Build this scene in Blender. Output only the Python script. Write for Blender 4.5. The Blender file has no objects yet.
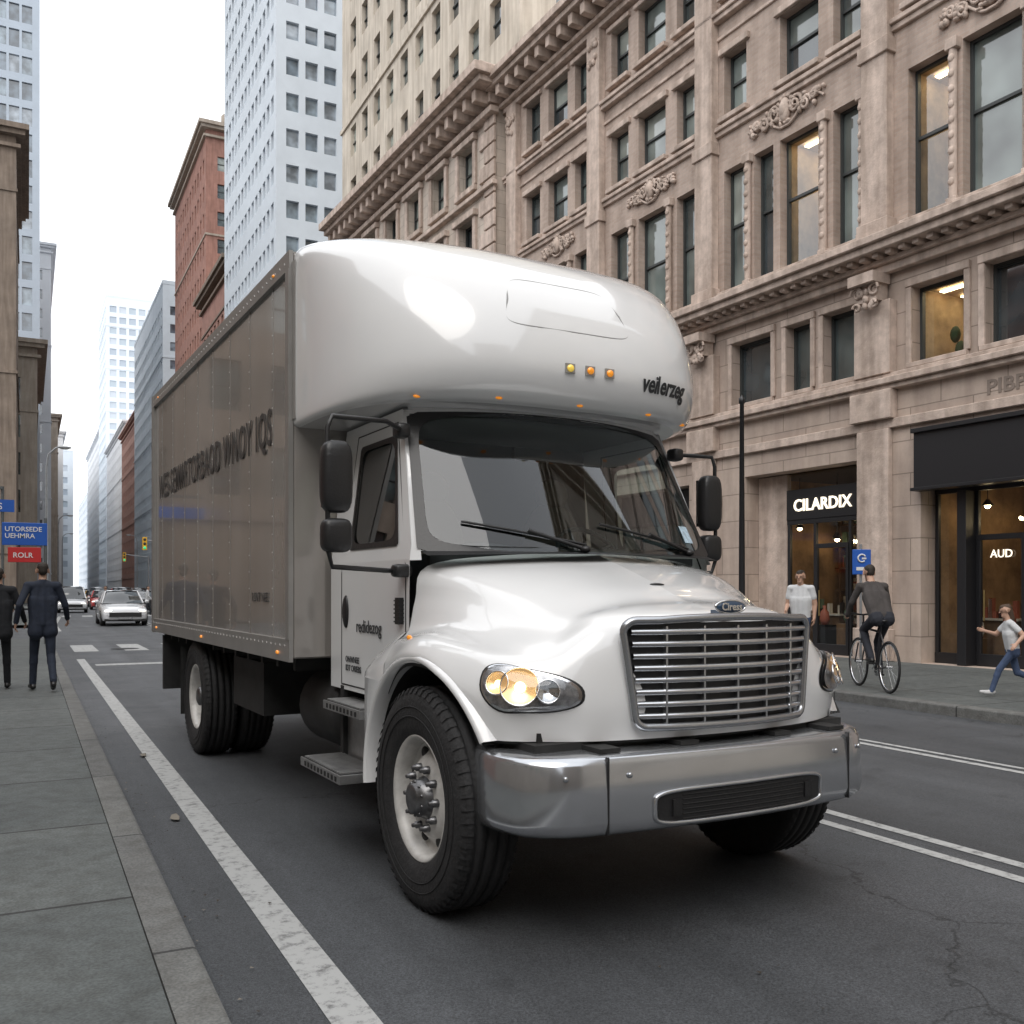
import bpy, math, random, numpy as np
from mathutils import Vector, Matrix
random.seed(7); np.random.seed(7)
sc=bpy.context.scene; col=sc.collection
R=math.radians
# ---------------------------------------------------------------- materials
def nt(name):
    m=bpy.data.materials.new(name); m.use_nodes=True
    return m, m.node_tree.nodes, m.node_tree.links, m.node_tree.nodes['Principled BSDF']
def M(name, base, rough=.6, metal=0, var=0, vs=3, bump=0, bs=30, coat=0, spec=.5, em=None, es=0, streak=0, rvar=0, samp=False):
    m,n,l,p=nt(name)
    p.inputs['Base Color'].default_value=(*base,1); p.inputs['Roughness'].default_value=rough
    p.inputs['Metallic'].default_value=metal; p.inputs['Coat Weight'].default_value=coat
    p.inputs['Coat Roughness'].default_value=.03
    p.inputs['Specular IOR Level'].default_value=spec
    if em:
        p.inputs['Emission Color'].default_value=(*em,1); p.inputs['Emission Strength'].default_value=es
        if not samp: m.cycles.emission_sampling='NONE'
    if var or bump or streak or rvar:
        tc=n.new('ShaderNodeTexCoord')
    if var:
        t=n.new('ShaderNodeTexNoise'); t.inputs['Scale'].default_value=vs; t.inputs['Detail'].default_value=6; t.inputs['Roughness'].default_value=.65
        l.new(tc.outputs['Object'],t.inputs['Vector'])
        r=n.new('ShaderNodeValToRGB'); r.color_ramp.elements[0].position=.3; r.color_ramp.elements[1].position=.7
        r.color_ramp.elements[0].color=(*[c*(1-var) for c in base],1); r.color_ramp.elements[1].color=(*[min(1,c*(1+var)) for c in base],1)
        l.new(t.outputs['Fac'],r.inputs['Fac']); out=r.outputs['Color']
        if streak:
            mp=n.new('ShaderNodeMapping'); mp.inputs['Scale'].default_value=(2.5,2.5,.25)
            l.new(tc.outputs['Object'],mp.inputs['Vector'])
            t3=n.new('ShaderNodeTexNoise'); t3.inputs['Scale'].default_value=1.5; t3.inputs['Detail'].default_value=5
            l.new(mp.outputs[0],t3.inputs['Vector'])
            r3=n.new('ShaderNodeValToRGB'); r3.color_ramp.elements[0].position=.35; r3.color_ramp.elements[1].position=.65
            k=1-streak; r3.color_ramp.elements[0].color=(k,k*.97,k*.94,1); r3.color_ramp.elements[1].color=(1,1,1,1)
            l.new(t3.outputs['Fac'],r3.inputs['Fac'])
            mx=n.new('ShaderNodeMix'); mx.data_type='RGBA'; mx.blend_type='MULTIPLY'; mx.inputs['Factor'].default_value=1
            l.new(out,mx.inputs['A']); l.new(r3.outputs['Color'],mx.inputs['B']); out=mx.outputs['Result']
        l.new(out,p.inputs['Base Color'])
    if rvar:
        t4=n.new('ShaderNodeTexNoise'); t4.inputs['Scale'].default_value=4; t4.inputs['Detail'].default_value=5
        l.new(tc.outputs['Object'],t4.inputs['Vector'])
        mr=n.new('ShaderNodeMapRange'); mr.inputs['To Min'].default_value=max(0,rough-rvar); mr.inputs['To Max'].default_value=rough+rvar
        l.new(t4.outputs['Fac'],mr.inputs['Value']); l.new(mr.outputs[0],p.inputs['Roughness'])
    if bump:
        t2=n.new('ShaderNodeTexNoise'); t2.inputs['Scale'].default_value=bs; t2.inputs['Detail'].default_value=4
        l.new(tc.outputs['Object'],t2.inputs['Vector'])
        b=n.new('ShaderNodeBump'); b.inputs['Strength'].default_value=bump; b.inputs['Distance'].default_value=.02
        l.new(t2.outputs['Fac'],b.inputs['Height']); l.new(b.outputs[0],p.inputs['Normal'])
    return m
def MB_brick(name,c1,c2,mortar,bw,bh,ms,rough=.85,bump=.3,off=.5,plane='YZ',var=.25):
    m,n,l,p=nt(name)
    tc=n.new('ShaderNodeTexCoord'); sx=n.new('ShaderNodeSeparateXYZ'); l.new(tc.outputs['Object'],sx.inputs[0])
    cx=n.new('ShaderNodeCombineXYZ'); ad=n.new('ShaderNodeMath'); l.new(sx.outputs[0],ad.inputs[0])
    if plane=='YZ':
        l.new(sx.outputs[1],ad.inputs[1]); l.new(ad.outputs[0],cx.inputs[0]); l.new(sx.outputs[2],cx.inputs[1])
    else:
        ad.inputs[1].default_value=1.9; l.new(ad.outputs[0],cx.inputs[0]); l.new(sx.outputs[1],cx.inputs[1])
    b=n.new('ShaderNodeTexBrick'); l.new(cx.outputs[0],b.inputs['Vector'])
    b.inputs['Color1'].default_value=(*c1,1); b.inputs['Color2'].default_value=(*c2,1); b.inputs['Mortar'].default_value=(*mortar,1)
    b.inputs['Scale'].default_value=1; b.inputs['Brick Width'].default_value=bw; b.inputs['Row Height'].default_value=bh
    b.inputs['Mortar Size'].default_value=ms; b.offset=off; b.inputs['Mortar Smooth'].default_value=.2
    t=n.new('ShaderNodeTexNoise'); t.inputs['Scale'].default_value=1.3; t.inputs['Detail'].default_value=10; t.inputs['Roughness'].default_value=.75
    l.new(tc.outputs['Object'],t.inputs['Vector'])
    r=n.new('ShaderNodeValToRGB'); r.color_ramp.elements[0].position=.3; r.color_ramp.elements[1].position=.7
    k=1-var; r.color_ramp.elements[0].color=(k,k,k,1); r.color_ramp.elements[1].color=(1.05,1.04,1.02,1)
    l.new(t.outputs['Fac'],r.inputs[0])
    mx=n.new('ShaderNodeMix'); mx.data_type='RGBA'; mx.blend_type='MULTIPLY'; mx.inputs['Factor'].default_value=1
    l.new(b.outputs['Color'],mx.inputs['A']); l.new(r.outputs[0],mx.inputs['B'])
    mp=n.new('ShaderNodeMapping'); mp.inputs['Scale'].default_value=(1.6,1.6,.22) if plane=='YZ' else (5,5,5)
    l.new(tc.outputs['Object'],mp.inputs['Vector'])
    t3=n.new('ShaderNodeTexNoise'); t3.inputs['Scale'].default_value=1.7; t3.inputs['Detail'].default_value=6; l.new(mp.outputs[0],t3.inputs['Vector'])
    r3=n.new('ShaderNodeValToRGB'); r3.color_ramp.elements[0].position=.32; r3.color_ramp.elements[1].position=.6
    r3.color_ramp.elements[0].color=(.72,.70,.68,1); r3.color_ramp.elements[1].color=(1,1,1,1); l.new(t3.outputs['Fac'],r3.inputs[0])
    mx2=n.new('ShaderNodeMix'); mx2.data_type='RGBA'; mx2.blend_type='MULTIPLY'; mx2.inputs['Factor'].default_value=.85
    l.new(mx.outputs['Result'],mx2.inputs['A']); l.new(r3.outputs[0],mx2.inputs['B'])
    out=mx2.outputs['Result']
    if plane!='YZ':      # speckled aggregate and gum spots
        t5=n.new('ShaderNodeTexNoise'); t5.inputs['Scale'].default_value=90; t5.inputs['Detail'].default_value=3; l.new(tc.outputs['Object'],t5.inputs['Vector'])
        r5=n.new('ShaderNodeValToRGB'); r5.color_ramp.elements[0].position=.3; r5.color_ramp.elements[1].position=.7; r5.color_ramp.elements[0].color=(.7,.7,.7,1); r5.color_ramp.elements[1].color=(1.25,1.25,1.25,1); l.new(t5.outputs['Fac'],r5.inputs[0])
        m5=n.new('ShaderNodeMix'); m5.data_type='RGBA'; m5.blend_type='MULTIPLY'; m5.inputs['Factor'].default_value=1; l.new(out,m5.inputs['A']); l.new(r5.outputs[0],m5.inputs['B'])
        v5=n.new('ShaderNodeTexVoronoi'); v5.inputs['Scale'].default_value=2.2; l.new(tc.outputs['Object'],v5.inputs['Vector'])
        r6=n.new('ShaderNodeValToRGB'); r6.color_ramp.elements[0].position=.045; r6.color_ramp.elements[1].position=.06; r6.color_ramp.elements[0].color=(.6,.6,.6,1); r6.color_ramp.elements[1].color=(1,1,1,1); l.new(v5.outputs['Distance'],r6.inputs[0])
        m6=n.new('ShaderNodeMix'); m6.data_type='RGBA'; m6.blend_type='MULTIPLY'; m6.inputs['Factor'].default_value=.8; l.new(m5.outputs['Result'],m6.inputs['A']); l.new(r6.outputs[0],m6.inputs['B']); out=m6.outputs['Result']
    l.new(out,p.inputs['Base Color']); p.inputs['Roughness'].default_value=rough
    t2=n.new('ShaderNodeTexNoise'); t2.inputs['Scale'].default_value=60; l.new(tc.outputs['Object'],t2.inputs['Vector'])
    ma=n.new('ShaderNodeMath'); ma.operation='MULTIPLY_ADD'; ma.inputs[1].default_value=-1.; l.new(b.outputs['Fac'],ma.inputs[0])
    ms2=n.new('ShaderNodeMath'); ms2.operation='MULTIPLY'; ms2.inputs[1].default_value=.5; l.new(t2.outputs['Fac'],ms2.inputs[0]); l.new(ms2.outputs[0],ma.inputs[2])
    bp=n.new('ShaderNodeBump'); bp.inputs['Strength'].default_value=bump; bp.inputs['Distance'].default_value=.01
    l.new(ma.outputs[0],bp.inputs['Height']); l.new(bp.outputs[0],p.inputs['Normal'])
    return m
def M_glass(name,tint,base=.06,power=3,rough=.015):
    m=bpy.data.materials.new(name); m.use_nodes=True; n=m.node_tree.nodes; l=m.node_tree.links; n.clear()
    o=n.new('ShaderNodeOutputMaterial'); mix=n.new('ShaderNodeMixShader'); t=n.new('ShaderNodeBsdfTransparent'); g=n.new('ShaderNodeBsdfGlossy')
    t.inputs['Color'].default_value=(*tint,1); g.inputs['Roughness'].default_value=rough; g.inputs['Color'].default_value=(.95,.97,1,1)
    lw=n.new('ShaderNodeLayerWeight'); lw.inputs['Blend'].default_value=.5
    pw=n.new('ShaderNodeMath'); pw.operation='POWER'; pw.inputs[1].default_value=power; l.new(lw.outputs['Facing'],pw.inputs[0])
    ad=n.new('ShaderNodeMath'); ad.operation='ADD'; ad.inputs[1].default_value=base; ad.use_clamp=True; l.new(pw.outputs[0],ad.inputs[0])
    l.new(ad.outputs[0],mix.inputs[0]); l.new(t.outputs[0],mix.inputs[1]); l.new(g.outputs[0],mix.inputs[2]); l.new(mix.outputs[0],o.inputs[0])
    return m
def pane(name,base,ior=2.0):
    m,n,l,p=nt(name); tc=n.new('ShaderNodeTexCoord')
    t=n.new('ShaderNodeTexNoise'); t.inputs['Scale'].default_value=.9; t.inputs['Detail'].default_value=2; l.new(tc.outputs['Object'],t.inputs['Vector'])
    r=n.new('ShaderNodeValToRGB'); r.color_ramp.elements[0].position=.35; r.color_ramp.elements[1].position=.68
    r.color_ramp.elements[0].color=(*[c*.5 for c in base],1); r.color_ramp.elements[1].color=(*[c*1.5 for c in base],1)
    l.new(t.outputs['Fac'],r.inputs[0]); l.new(r.outputs[0],p.inputs['Base Color'])
    p.inputs['Roughness'].default_value=.05; p.inputs['IOR'].default_value=ior; p.inputs['Specular IOR Level'].default_value=.6
    b=n.new('ShaderNodeBump'); b.inputs['Strength'].default_value=.12; b.inputs['Distance'].default_value=.03
    t2=n.new('ShaderNodeTexNoise'); t2.inputs['Scale'].default_value=.8; l.new(tc.outputs['Object'],t2.inputs['Vector']); l.new(t2.outputs['Fac'],b.inputs['Height']); l.new(b.outputs[0],p.inputs['Normal'])
    return m
# ---------------------------------------------------------------- mesh builder
class MB:
    def __init__(s): s.v=[];s.f=[];s.m=[];s.s=[]
    def add(s,vs,fs,m=0,sm=False):
        o=len(s.v); s.v+=[(float(p[0]),float(p[1]),float(p[2])) for p in vs]
        for f in fs: s.f.append([i+o for i in f]); s.m.append(m); s.s.append(sm)
    def quad(s,a,b,c,d,m=0): s.add([a,b,c,d],[(0,1,2,3)],m)
    def box(s,x0,x1,y0,y1,z0,z1,m=0,T=None):
        vs=[(x,y,z) for x in (x0,x1) for y in (y0,y1) for z in (z0,z1)]
        if T: vs=[T(*p) for p in vs]
        s.add(vs,[(0,1,3,2),(4,6,7,5),(0,4,5,1),(2,3,7,6),(0,2,6,4),(1,5,7,3)],m)
    def grid(s,P,m=0,sm=True,closec=False,closer=False):
        P=np.asarray(P,float); nr,nc=P.shape[:2]; fs=[]
        for i in range(nr if closer else nr-1):
            for j in range(nc if closec else nc-1):
                i2=(i+1)%nr; j2=(j+1)%nc
                fs.append((i*nc+j,i*nc+j2,i2*nc+j2,i2*nc+j))
        s.add(P.reshape(-1,3),fs,m,sm)
    def tube(s,pts,r,m=0,seg=8,closed=False,caps=True):
        pts=[Vector(p) for p in pts]; n=len(pts); rs=r if isinstance(r,(list,tuple)) else [r]*n
        rows=[]; prev=None
        for i in range(n):
            if closed: t=(pts[(i+1)%n]-pts[i-1]).normalized()
            else: t=(pts[min(i+1,n-1)]-pts[max(i-1,0)]).normalized()
            if prev is None:
                a=Vector((0,0,1)) if abs(t.z)<.9 else Vector((1,0,0)); x=t.cross(a).normalized()
            else: x=(prev-t*prev.dot(t)).normalized()
            prev=x; y=t.cross(x)
            rows.append([pts[i]+(x*math.cos(2*math.pi*k/seg)+y*math.sin(2*math.pi*k/seg))*rs[i] for k in range(seg)])
        s.grid([[tuple(p) for p in r_] for r_ in rows],m,True,closec=True,closer=closed)
        if caps and not closed:
            s.add([tuple(p) for p in rows[0]],[tuple(range(seg))],m); s.add([tuple(p) for p in rows[-1]],[tuple(range(seg))],m)
    def ell(s,c,r,m=0,seg=12,rings=8):
        rows=[]
        for i in range(rings+1):
            a=math.pi*i/rings
            rows.append([(c[0]+r[0]*math.sin(a)*math.cos(2*math.pi*k/seg),c[1]+r[1]*math.sin(a)*math.sin(2*math.pi*k/seg),c[2]+r[2]*math.cos(a)) for k in range(seg)])
        s.grid(rows,m,True,closec=True)
    def lathe(s,prof,c,m=0,seg=48,axis='x',sm=True):
        rows=[]
        for (r,a) in prof:
            row=[]
            for k in range(seg):
                t=2*math.pi*k/seg; p=r*math.cos(t); q=r*math.sin(t)
                row.append((c[0]+a,c[1]+p,c[2]+q) if axis=='x' else ((c[0]+p,c[1]+a,c[2]+q) if axis=='y' else (c[0]+p,c[1]+q,c[2]+a)))
            rows.append(row)
        s.grid(rows,m,sm,closec=True)
    def obj(s,name,mats,parent=None,loc=(0,0,0),rot=(0,0,0),bevel=0,weld=False,bseg=2):
        me=bpy.data.meshes.new(name); me.from_pydata(s.v,[],s.f)
        for mt in mats: me.materials.append(mt)
        me.polygons.foreach_set('material_index',s.m); me.polygons.foreach_set('use_smooth',s.s); me.update()
        import bmesh
        bm=bmesh.new(); bm.from_mesh(me)
        if weld: bmesh.ops.remove_doubles(bm,verts=bm.verts,dist=1e-4)
        bmesh.ops.recalc_face_normals(bm,faces=bm.faces); bm.to_mesh(me); bm.free()
        o=bpy.data.objects.new(name,me); col.objects.link(o); o.location=loc; o.rotation_euler=rot
        if parent: o.parent=parent
        if bevel:
            b=o.modifiers.new('b','BEVEL'); b.width=bevel; b.segments=bseg; b.limit_method='ANGLE'; b.angle_limit=R(40); b.harden_normals=False
        return o
def empty(name,loc=(0,0,0),rz=0,parent=None):
    e=bpy.data.objects.new(name,None); col.objects.link(e); e.location=loc; e.rotation_euler=(0,0,rz); e.empty_display_size=.3
    if parent: e.parent=parent
    return e
def text(name,body,size,mat,parent,loc,axes='front',ext=.004,bold=0,sx=1,proj=None,align='LEFT',sy=1,sp=1):
    cu=bpy.data.curves.new(name,'FONT'); cu.body=body; cu.size=size; cu.extrude=ext; cu.offset=bold; cu.align_x=align; cu.resolution_u=3; cu.space_character=sp
    o=bpy.data.objects.new('tmp',cu); col.objects.link(o)
    bpy.context.view_layer.update(); dg=bpy.context.evaluated_depsgraph_get()
    me=bpy.data.meshes.new_from_object(o.evaluated_get(dg)); bpy.data.objects.remove(o)
    n=len(me.vertices); co=np.zeros(n*3); me.vertices.foreach_get('co',co); co=co.reshape(-1,3); co[:,0]*=sx; co[:,1]*=sy
    if axes=='front': c2=np.stack([co[:,0],-co[:,2],co[:,1]],1)
    else: c2=np.stack([-co[:,2],-co[:,0],co[:,1]],1)
    c2+=np.array(loc)
    if proj: c2=np.array([proj(p) for p in c2])
    me.vertices.foreach_set('co',c2.ravel()); me.materials.clear(); me.materials.append(mat); me.update(); me.name=name
    ob=bpy.data.objects.new(name,me); col.objects.link(ob); ob.parent=parent
    return ob
# ---------------------------------------------------------------- camera / world / sun
cam=bpy.data.cameras.new('camera'); co=bpy.data.objects.new('camera',cam); col.objects.link(co)
co.location=(0,0,1.5); co.rotation_euler=(R(90),0,R(-27)); cam.lens=33.4; cam.shift_y=.0762; cam.clip_end=5000; cam.clip_start=.05
sc.camera=co
sc.view_settings.view_transform='Standard'; sc.view_settings.look='None'; sc.view_settings.exposure=0
w=bpy.data.worlds.new('World'); sc.world=w; w.use_nodes=True; n=w.node_tree.nodes; l=w.node_tree.links
bg=n['Background']; sky=n.new('ShaderNodeTexSky'); sky.sky_type='NISHITA'; sky.sun_disc=False
SE,SR=R(52),R(222)
sky.sun_elevation=SE; sky.sun_rotation=SR; sky.dust_density=3; sky.air_density=1
tc=n.new('ShaderNodeTexCoord'); no=n.new('ShaderNodeTexNoise'); no.inputs['Scale'].default_value=2.2; no.inputs['Detail'].default_value=6
l.new(tc.outputs['Generated'],no.inputs['Vector'])
mr=n.new('ShaderNodeMapRange'); mr.inputs['From Min'].default_value=.3; mr.inputs['From Max'].default_value=.7; mr.inputs['To Min'].default_value=.84; mr.inputs['To Max'].default_value=.98
l.new(no.outputs['Fac'],mr.inputs['Value'])
mx=n.new('ShaderNodeMix'); mx.data_type='RGBA'; l.new(mr.outputs[0],mx.inputs['Factor']); l.new(sky.outputs[0],mx.inputs['A']); mx.inputs['B'].default_value=(11.8,12.0,12.3,1)
l.new(mx.outputs['Result'],bg.inputs['Color']); bg.inputs['Strength'].default_value=.15
sun=bpy.data.lights.new('sun','SUN'); sun.energy=1.5; sun.angle=R(45); sun.color=(1,.95,.89)
so=bpy.data.objects.new('sun',sun); col.objects.link(so)
az=SR; d=Vector((math.sin(az)*math.cos(SE),math.cos(az)*math.cos(SE),math.sin(SE)))
so.rotation_euler=d.to_track_quat('Z','Y').to_euler(); so.location=(0,0,60)
# ---------------------------------------------------------------- ground
def bend(y): return max(0,y-45)*.042
def asphalt(name,c=.055):
    m,n,l,p=nt(name); tc=n.new('ShaderNodeTexCoord')
    def noise(s,d=6,mp=None,r=.6):
        t=n.new('ShaderNodeTexNoise'); t.inputs['Scale'].default_value=s; t.inputs['Detail'].default_value=d; t.inputs['Roughness'].default_value=r
        if mp:
            q=n.new('ShaderNodeMapping'); q.inputs['Scale'].default_value=mp; l.new(tc.outputs['Object'],q.inputs[0]); l.new(q.outputs[0],t.inputs[0])
        else: l.new(tc.outputs['Object'],t.inputs[0])
        return t
    def ramp(src,a,b,ca,cb):
        r=n.new('ShaderNodeValToRGB'); r.color_ramp.elements[0].position=a; r.color_ramp.elements[1].position=b
        r.color_ramp.elements[0].color=(*ca,1); r.color_ramp.elements[1].color=(*cb,1); l.new(src,r.inputs[0]); return r.outputs[0]
    def mul(a,b,f=1):
        x=n.new('ShaderNodeMix'); x.data_type='RGBA'; x.blend_type='MULTIPLY'; x.inputs['Factor'].default_value=f; l.new(a,x.inputs['A']); l.new(b,x.inputs['B']); return x.outputs['Result']
    c0=ramp(noise(.5,8).outputs['Fac'],.3,.7,(c*.78,c*.84,c*.92),(c*1.14,c*1.2,c*1.30))
    c1=mul(c0,ramp(noise(1.2,4,(1.1,.05,1)).outputs['Fac'],.35,.65,(.72,.72,.72),(1.18,1.18,1.18)))
    c2=mul(c1,ramp(noise(120,2,None,.8).outputs['Fac'],.3,.7,(.42,.42,.42),(1.7,1.7,1.7)))
    c2=mul(c2,ramp(noise(2.6,3).outputs['Fac'],.30,.40,(.68,.68,.68),(1,1,1)),.8)
    v=n.new('ShaderNodeTexVoronoi'); v.feature='DISTANCE_TO_EDGE'; v.inputs['Scale'].default_value=.28
    q=n.new('ShaderNodeMix'); q.data_type='VECTOR'; q.inputs['Factor'].default_value=.12; wn=noise(1.5,5); l.new(tc.outputs['Object'],q.inputs['A']); 
    vm=n.new('ShaderNodeVectorMath'); vm.operation='SCALE'; vm.inputs['Scale'].default_value=6; l.new(wn.outputs['Color'],vm.inputs[0]); l.new(vm.outputs[0],q.inputs['B']); l.new(q.outputs['Result'],v.inputs['Vector'])
    crack=ramp(v.outputs['Distance'],.0010,.0032,(.3,.3,.3),(1,1,1))
    c3=mul(c2,crack,.85)
    l.new(c3,p.inputs['Base Color'])
    rr=n.new('ShaderNodeMapRange'); rr.inputs['To Min'].default_value=.45; rr.inputs['To Max'].default_value=.8; l.new(noise(.8,5).outputs['Fac'],rr.inputs['Value']); l.new(rr.outputs[0],p.inputs['Roughness'])
    bp=n.new('ShaderNodeBump'); bp.inputs['Strength'].default_value=.7; bp.inputs['Distance'].default_value=.006; l.new(noise(150,3,None,.8).outputs['Fac'],bp.inputs['Height']); l.new(bp.outputs[0],p.inputs['Normal'])
    return m
m_asph=asphalt('asphalt',.066); m_gr=asphalt('ground_asphalt',.075)
m_conc=MB_brick('sidewalk_slabs',(.130,.142,.140),(.108,.120,.120),(.035,.035,.035),3.2,1.52,.014,rough=.8,bump=.3,off=0,plane='XY',var=.36)
m_kerb=MB_brick('kerb_granite',(.185,.188,.182),(.15,.152,.15),(.05,.05,.05),3,1.9,.012,rough=.8,bump=.3,off=0,plane='XY',var=.38)
m_paint,_n,_l,_p=nt('road_paint')
_t=_n.new('ShaderNodeTexNoise'); _t.inputs['Scale'].default_value=14; _t.inputs['Detail'].default_value=8; _t.inputs['Roughness'].default_value=.75
_c=_n.new('ShaderNodeTexCoord'); _l.new(_c.outputs['Object'],_t.inputs[0]); _r=_n.new('ShaderNodeValToRGB')
_r.color_ramp.elements[0].position=.34; _r.color_ramp.elements[0].color=(.13,.13,.13,1); _r.color_ramp.elements[1].position=.50; _r.color_ramp.elements[1].color=(.40,.405,.40,1)
_l.new(_t.outputs['Fac'],_r.inputs[0]); _l.new(_r.outputs[0],_p.inputs['Base Color']); _p.inputs['Roughness'].default_value=.7
b=MB(); b.quad((-1500,-600,0),(1500,-600,0),(1500,2500,0),(-1500,2500,0)); b.obj('ground',[m_gr])
def strip(b,x0,x1,ys,z,m=0):
    for a,c in zip(ys[:-1],ys[1:]):
        b.quad((x0+bend(a),a,z),(x1+bend(a),a,z),(x1+bend(c),c,z),(x0+bend(c),c,z),m)
b=MB(); strip(b,.5,9.9,[-60,45,62,900],.004); b.obj('road',[m_asph])
def paint_edges(name,segs):
    b=MB()
    for x0,x1,y0,y1 in segs:
        ys=[y0]+([45] if y0<45<y1 else [])+[y1]; strip(b,x0,x1,ys,.008)
    return b.obj(name,[m_paint])
paint_edges('lane_edge_marking',[(.93,1.09,-20,22.5),(.93,1.09,38,60),(.93,1.09,82,300)])
paint_edges('centre_line_marking',[(4.52,4.61,-20,19.5),(4.76,4.85,-20,19.5),(4.52,4.62,38,300),(4.75,4.85,38,300)])
paint_edges('lane_line_marking',[(7.2,7.29,-20,19.5),(7.38,7.45,-20,19.5),(7.25,7.35,80,300)])
paint_edges('stop_line_marking',[(1.2,4.4,20.4,20.85)])
cw=[(x,x+.55,25.2,28.2) for x in np.arange(1.0,9.4,1.15)]+[(x,x+.55,58,61) for x in np.arange(1.0,9.4,1.15)]
paint_edges('crosswalk_marking',cw)
def walk(name,x0,x1,kerbx,ys):
    b=MB()
    for y0,y1 in ys:
        yy=[y0]+([45] if y0<45<y1 else [])+[y1]
        for a,c in zip(yy[:-1],yy[1:]):
            for (p,q,mi,zt) in ((x0,x1,0,.126),(kerbx[0],kerbx[1],1,.13)):
                A=[(p+bend(a),a),(q+bend(a),a),(q+bend(c),c),(p+bend(c),c)]
                if mi==0: b.quad(*[(x,y,zt) for x,y in A],mi)
                else:
                    bv=.018; s_=1 if kerbx[0]<5 else -1
                    xi=lambda k,y:(kerbx[k]+bend(y))
                    rd,bk_=(1,0) if s_>0 else (0,1)
                    prof=[(bk_,0,-.01),(bk_,0,zt),(rd,-s_*bv,zt),(rd,-s_*bv*.3,zt-bv*.3),(rd,0,zt-bv),(rd,0,-.01)]
                    for (k0,d0,z0),(k1,d1,z1) in zip(prof[:-1],prof[1:]):
                        b.quad((xi(k0,a)+d0,a,z0),(xi(k1,a)+d1,a,z1),(xi(k1,c)+d1,c,z1),(xi(k0,c)+d0,c,z0),1)
                    for y in (a,c): b.quad((xi(0,y),y,-.01),(xi(1,y),y,-.01),(xi(1,y),y,zt-bv),(xi(0,y),y,zt-bv),1)
    return b.obj(name,[m_conc,m_kerb])
walk('sidewalk',-9.2,.415,(.42,.58),[(-60,30),(42,62),(80,900)])
walk('sidewalk',9.955,22,(9.75,9.95),[(-60,62),(80,900)])
b=MB()
for i in range(260):
    x=.60+abs(random.gauss(0,.12)) if random.random()<.7 else random.uniform(.7,4.5); y=random.uniform(2.0,18); s=random.uniform(.004,.013)
    a=random.uniform(0,6.28); z=.012
    b.add([(x+s*math.cos(a+k*2.1)*random.uniform(.6,1.2),y+s*math.sin(a+k*2.1),z+random.uniform(0,.008)) for k in range(3)],[(0,1,2)],random.choice([0,0,1]))
for (x,y) in ((.85,6.5),(.92,9.1)):
    b.add([(x+.04*math.cos(k*1.05)*random.uniform(.5,1.2),y+.07*math.sin(k*1.05),.014+random.uniform(0,.02)) for k in range(6)],[(0,1,2,3,4,5)],random.choice([0,1]))
b.obj('litter',[M('litter_dark',(.05,.04,.03),.9),M('litter_pale',(.2,.18,.15),.9)])
# ---------------------------------------------------------------- buildings
m_stone=MB_brick('limestone',(.54,.44,.375),(.49,.395,.34),(.30,.245,.205),1.3,.62,.012,bump=.35,var=.24)
m_brick=MB_brick('buff_brick',(.53,.42,.36),(.45,.35,.295),(.47,.40,.35),.22,.075,.008,bump=.3,var=.24)
m_trim=M('carved_stone',(.56,.455,.39),.85,var=.22,vs=4,bump=.35,bs=25,streak=.35)
m_frame=M('dark_bronze_frame',(.04,.045,.045),.45)
panes=[pane('window_glass_a',(.07,.09,.09)),pane('window_glass_b',(.15,.18,.17)),pane('window_glass_c',(.04,.05,.055)),pane('window_glass_blind',(.30,.33,.30))]
m_shopglass=M_glass('shop_glass',(.9,.92,.9),.045,3.5)
m_black=M('black_metal',(.015,.015,.017),.4)
m_warm=M('warm_shop_wall',(.34,.21,.11),.8,var=.5,vs=1.5)
m_shelf=M('shop_wood',(.12,.065,.03),.6,var=.3,vs=6)
m_lamp=M('shop_lamp',(1,.8,.5),.5,em=(1,.76,.44),es=32,samp=True)
m_sign=M('sign_letters_lit',(1,.9,.75),.5,em=(1,.88,.68),es=1.4)
def wallgrid(mb,T,s0,s1,z0,z1,holes,wallm,depth,panem,x=0):
    ss=sorted(set([s0,s1]+[h[0] for h in holes]+[h[1] for h in holes])); zs=sorted(set([z0,z1]+[h[2] for h in holes]+[h[3] for h in holes]))
    for i in range(len(ss)-1):
        a,c=ss[i],ss[i+1]; sm=(a+c)/2; hs=[h for h in holes if h[0]<sm<h[1]]
        run=None
        for k in range(len(zs)-1):
            e,f=zs[k],zs[k+1]; zm=(e+f)/2
            hole=any(h[2]<zm<h[3] for h in hs)
            if hole:
                if run is not None: mb.quad(T(x,a,run),T(x,c,run),T(x,c,e),T(x,a,e),wallm); run=None
            elif run is None: run=e
        if run is not None: mb.quad(T(x,a,run),T(x,c,run),T(x,c,z1),T(x,a,z1),wallm)
    for h in holes:
        a,c,e,f=h[:4]; d=x+depth
        mb.quad(T(x,a,e),T(x,c,e),T(d,c,e),T(d,a,e),wallm); mb.quad(T(x,a,f),T(x,c,f),T(d,c,f),T(d,a,f),wallm)
        mb.quad(T(x,a,e),T(x,a,f),T(d,a,f),T(d,a,e),wallm); mb.quad(T(x,c,e),T(x,c,f),T(d,c,f),T(d,c,e),wallm)
        if panem is not None:
            pm=random.choice(panem); mb.quad(T(d,a,e),T(d,c,e),T(d,c,f),T(d,a,f),pm)
I3=lambda x,y,z:(x,y,z)
BX,BY,BYAW=15.0,10.0,R(2.5)
bld=empty('commercial_building',(BX,BY,0),BYAW)
colsA=[(3.85,4.55),(4.95,6.05),(6.25,6.85),(7.12,7.85),(1.87,2.73),(.46,1.58),(-.75,.12),(-3.0,-2.1),(-4.6,-3.5),(-6,-5.1),(8.85,9.6),(10.05,11.2),(11.65,12.45),(13.6,14.3),(14.7,15.8),(16.3,17.15)]
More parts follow.
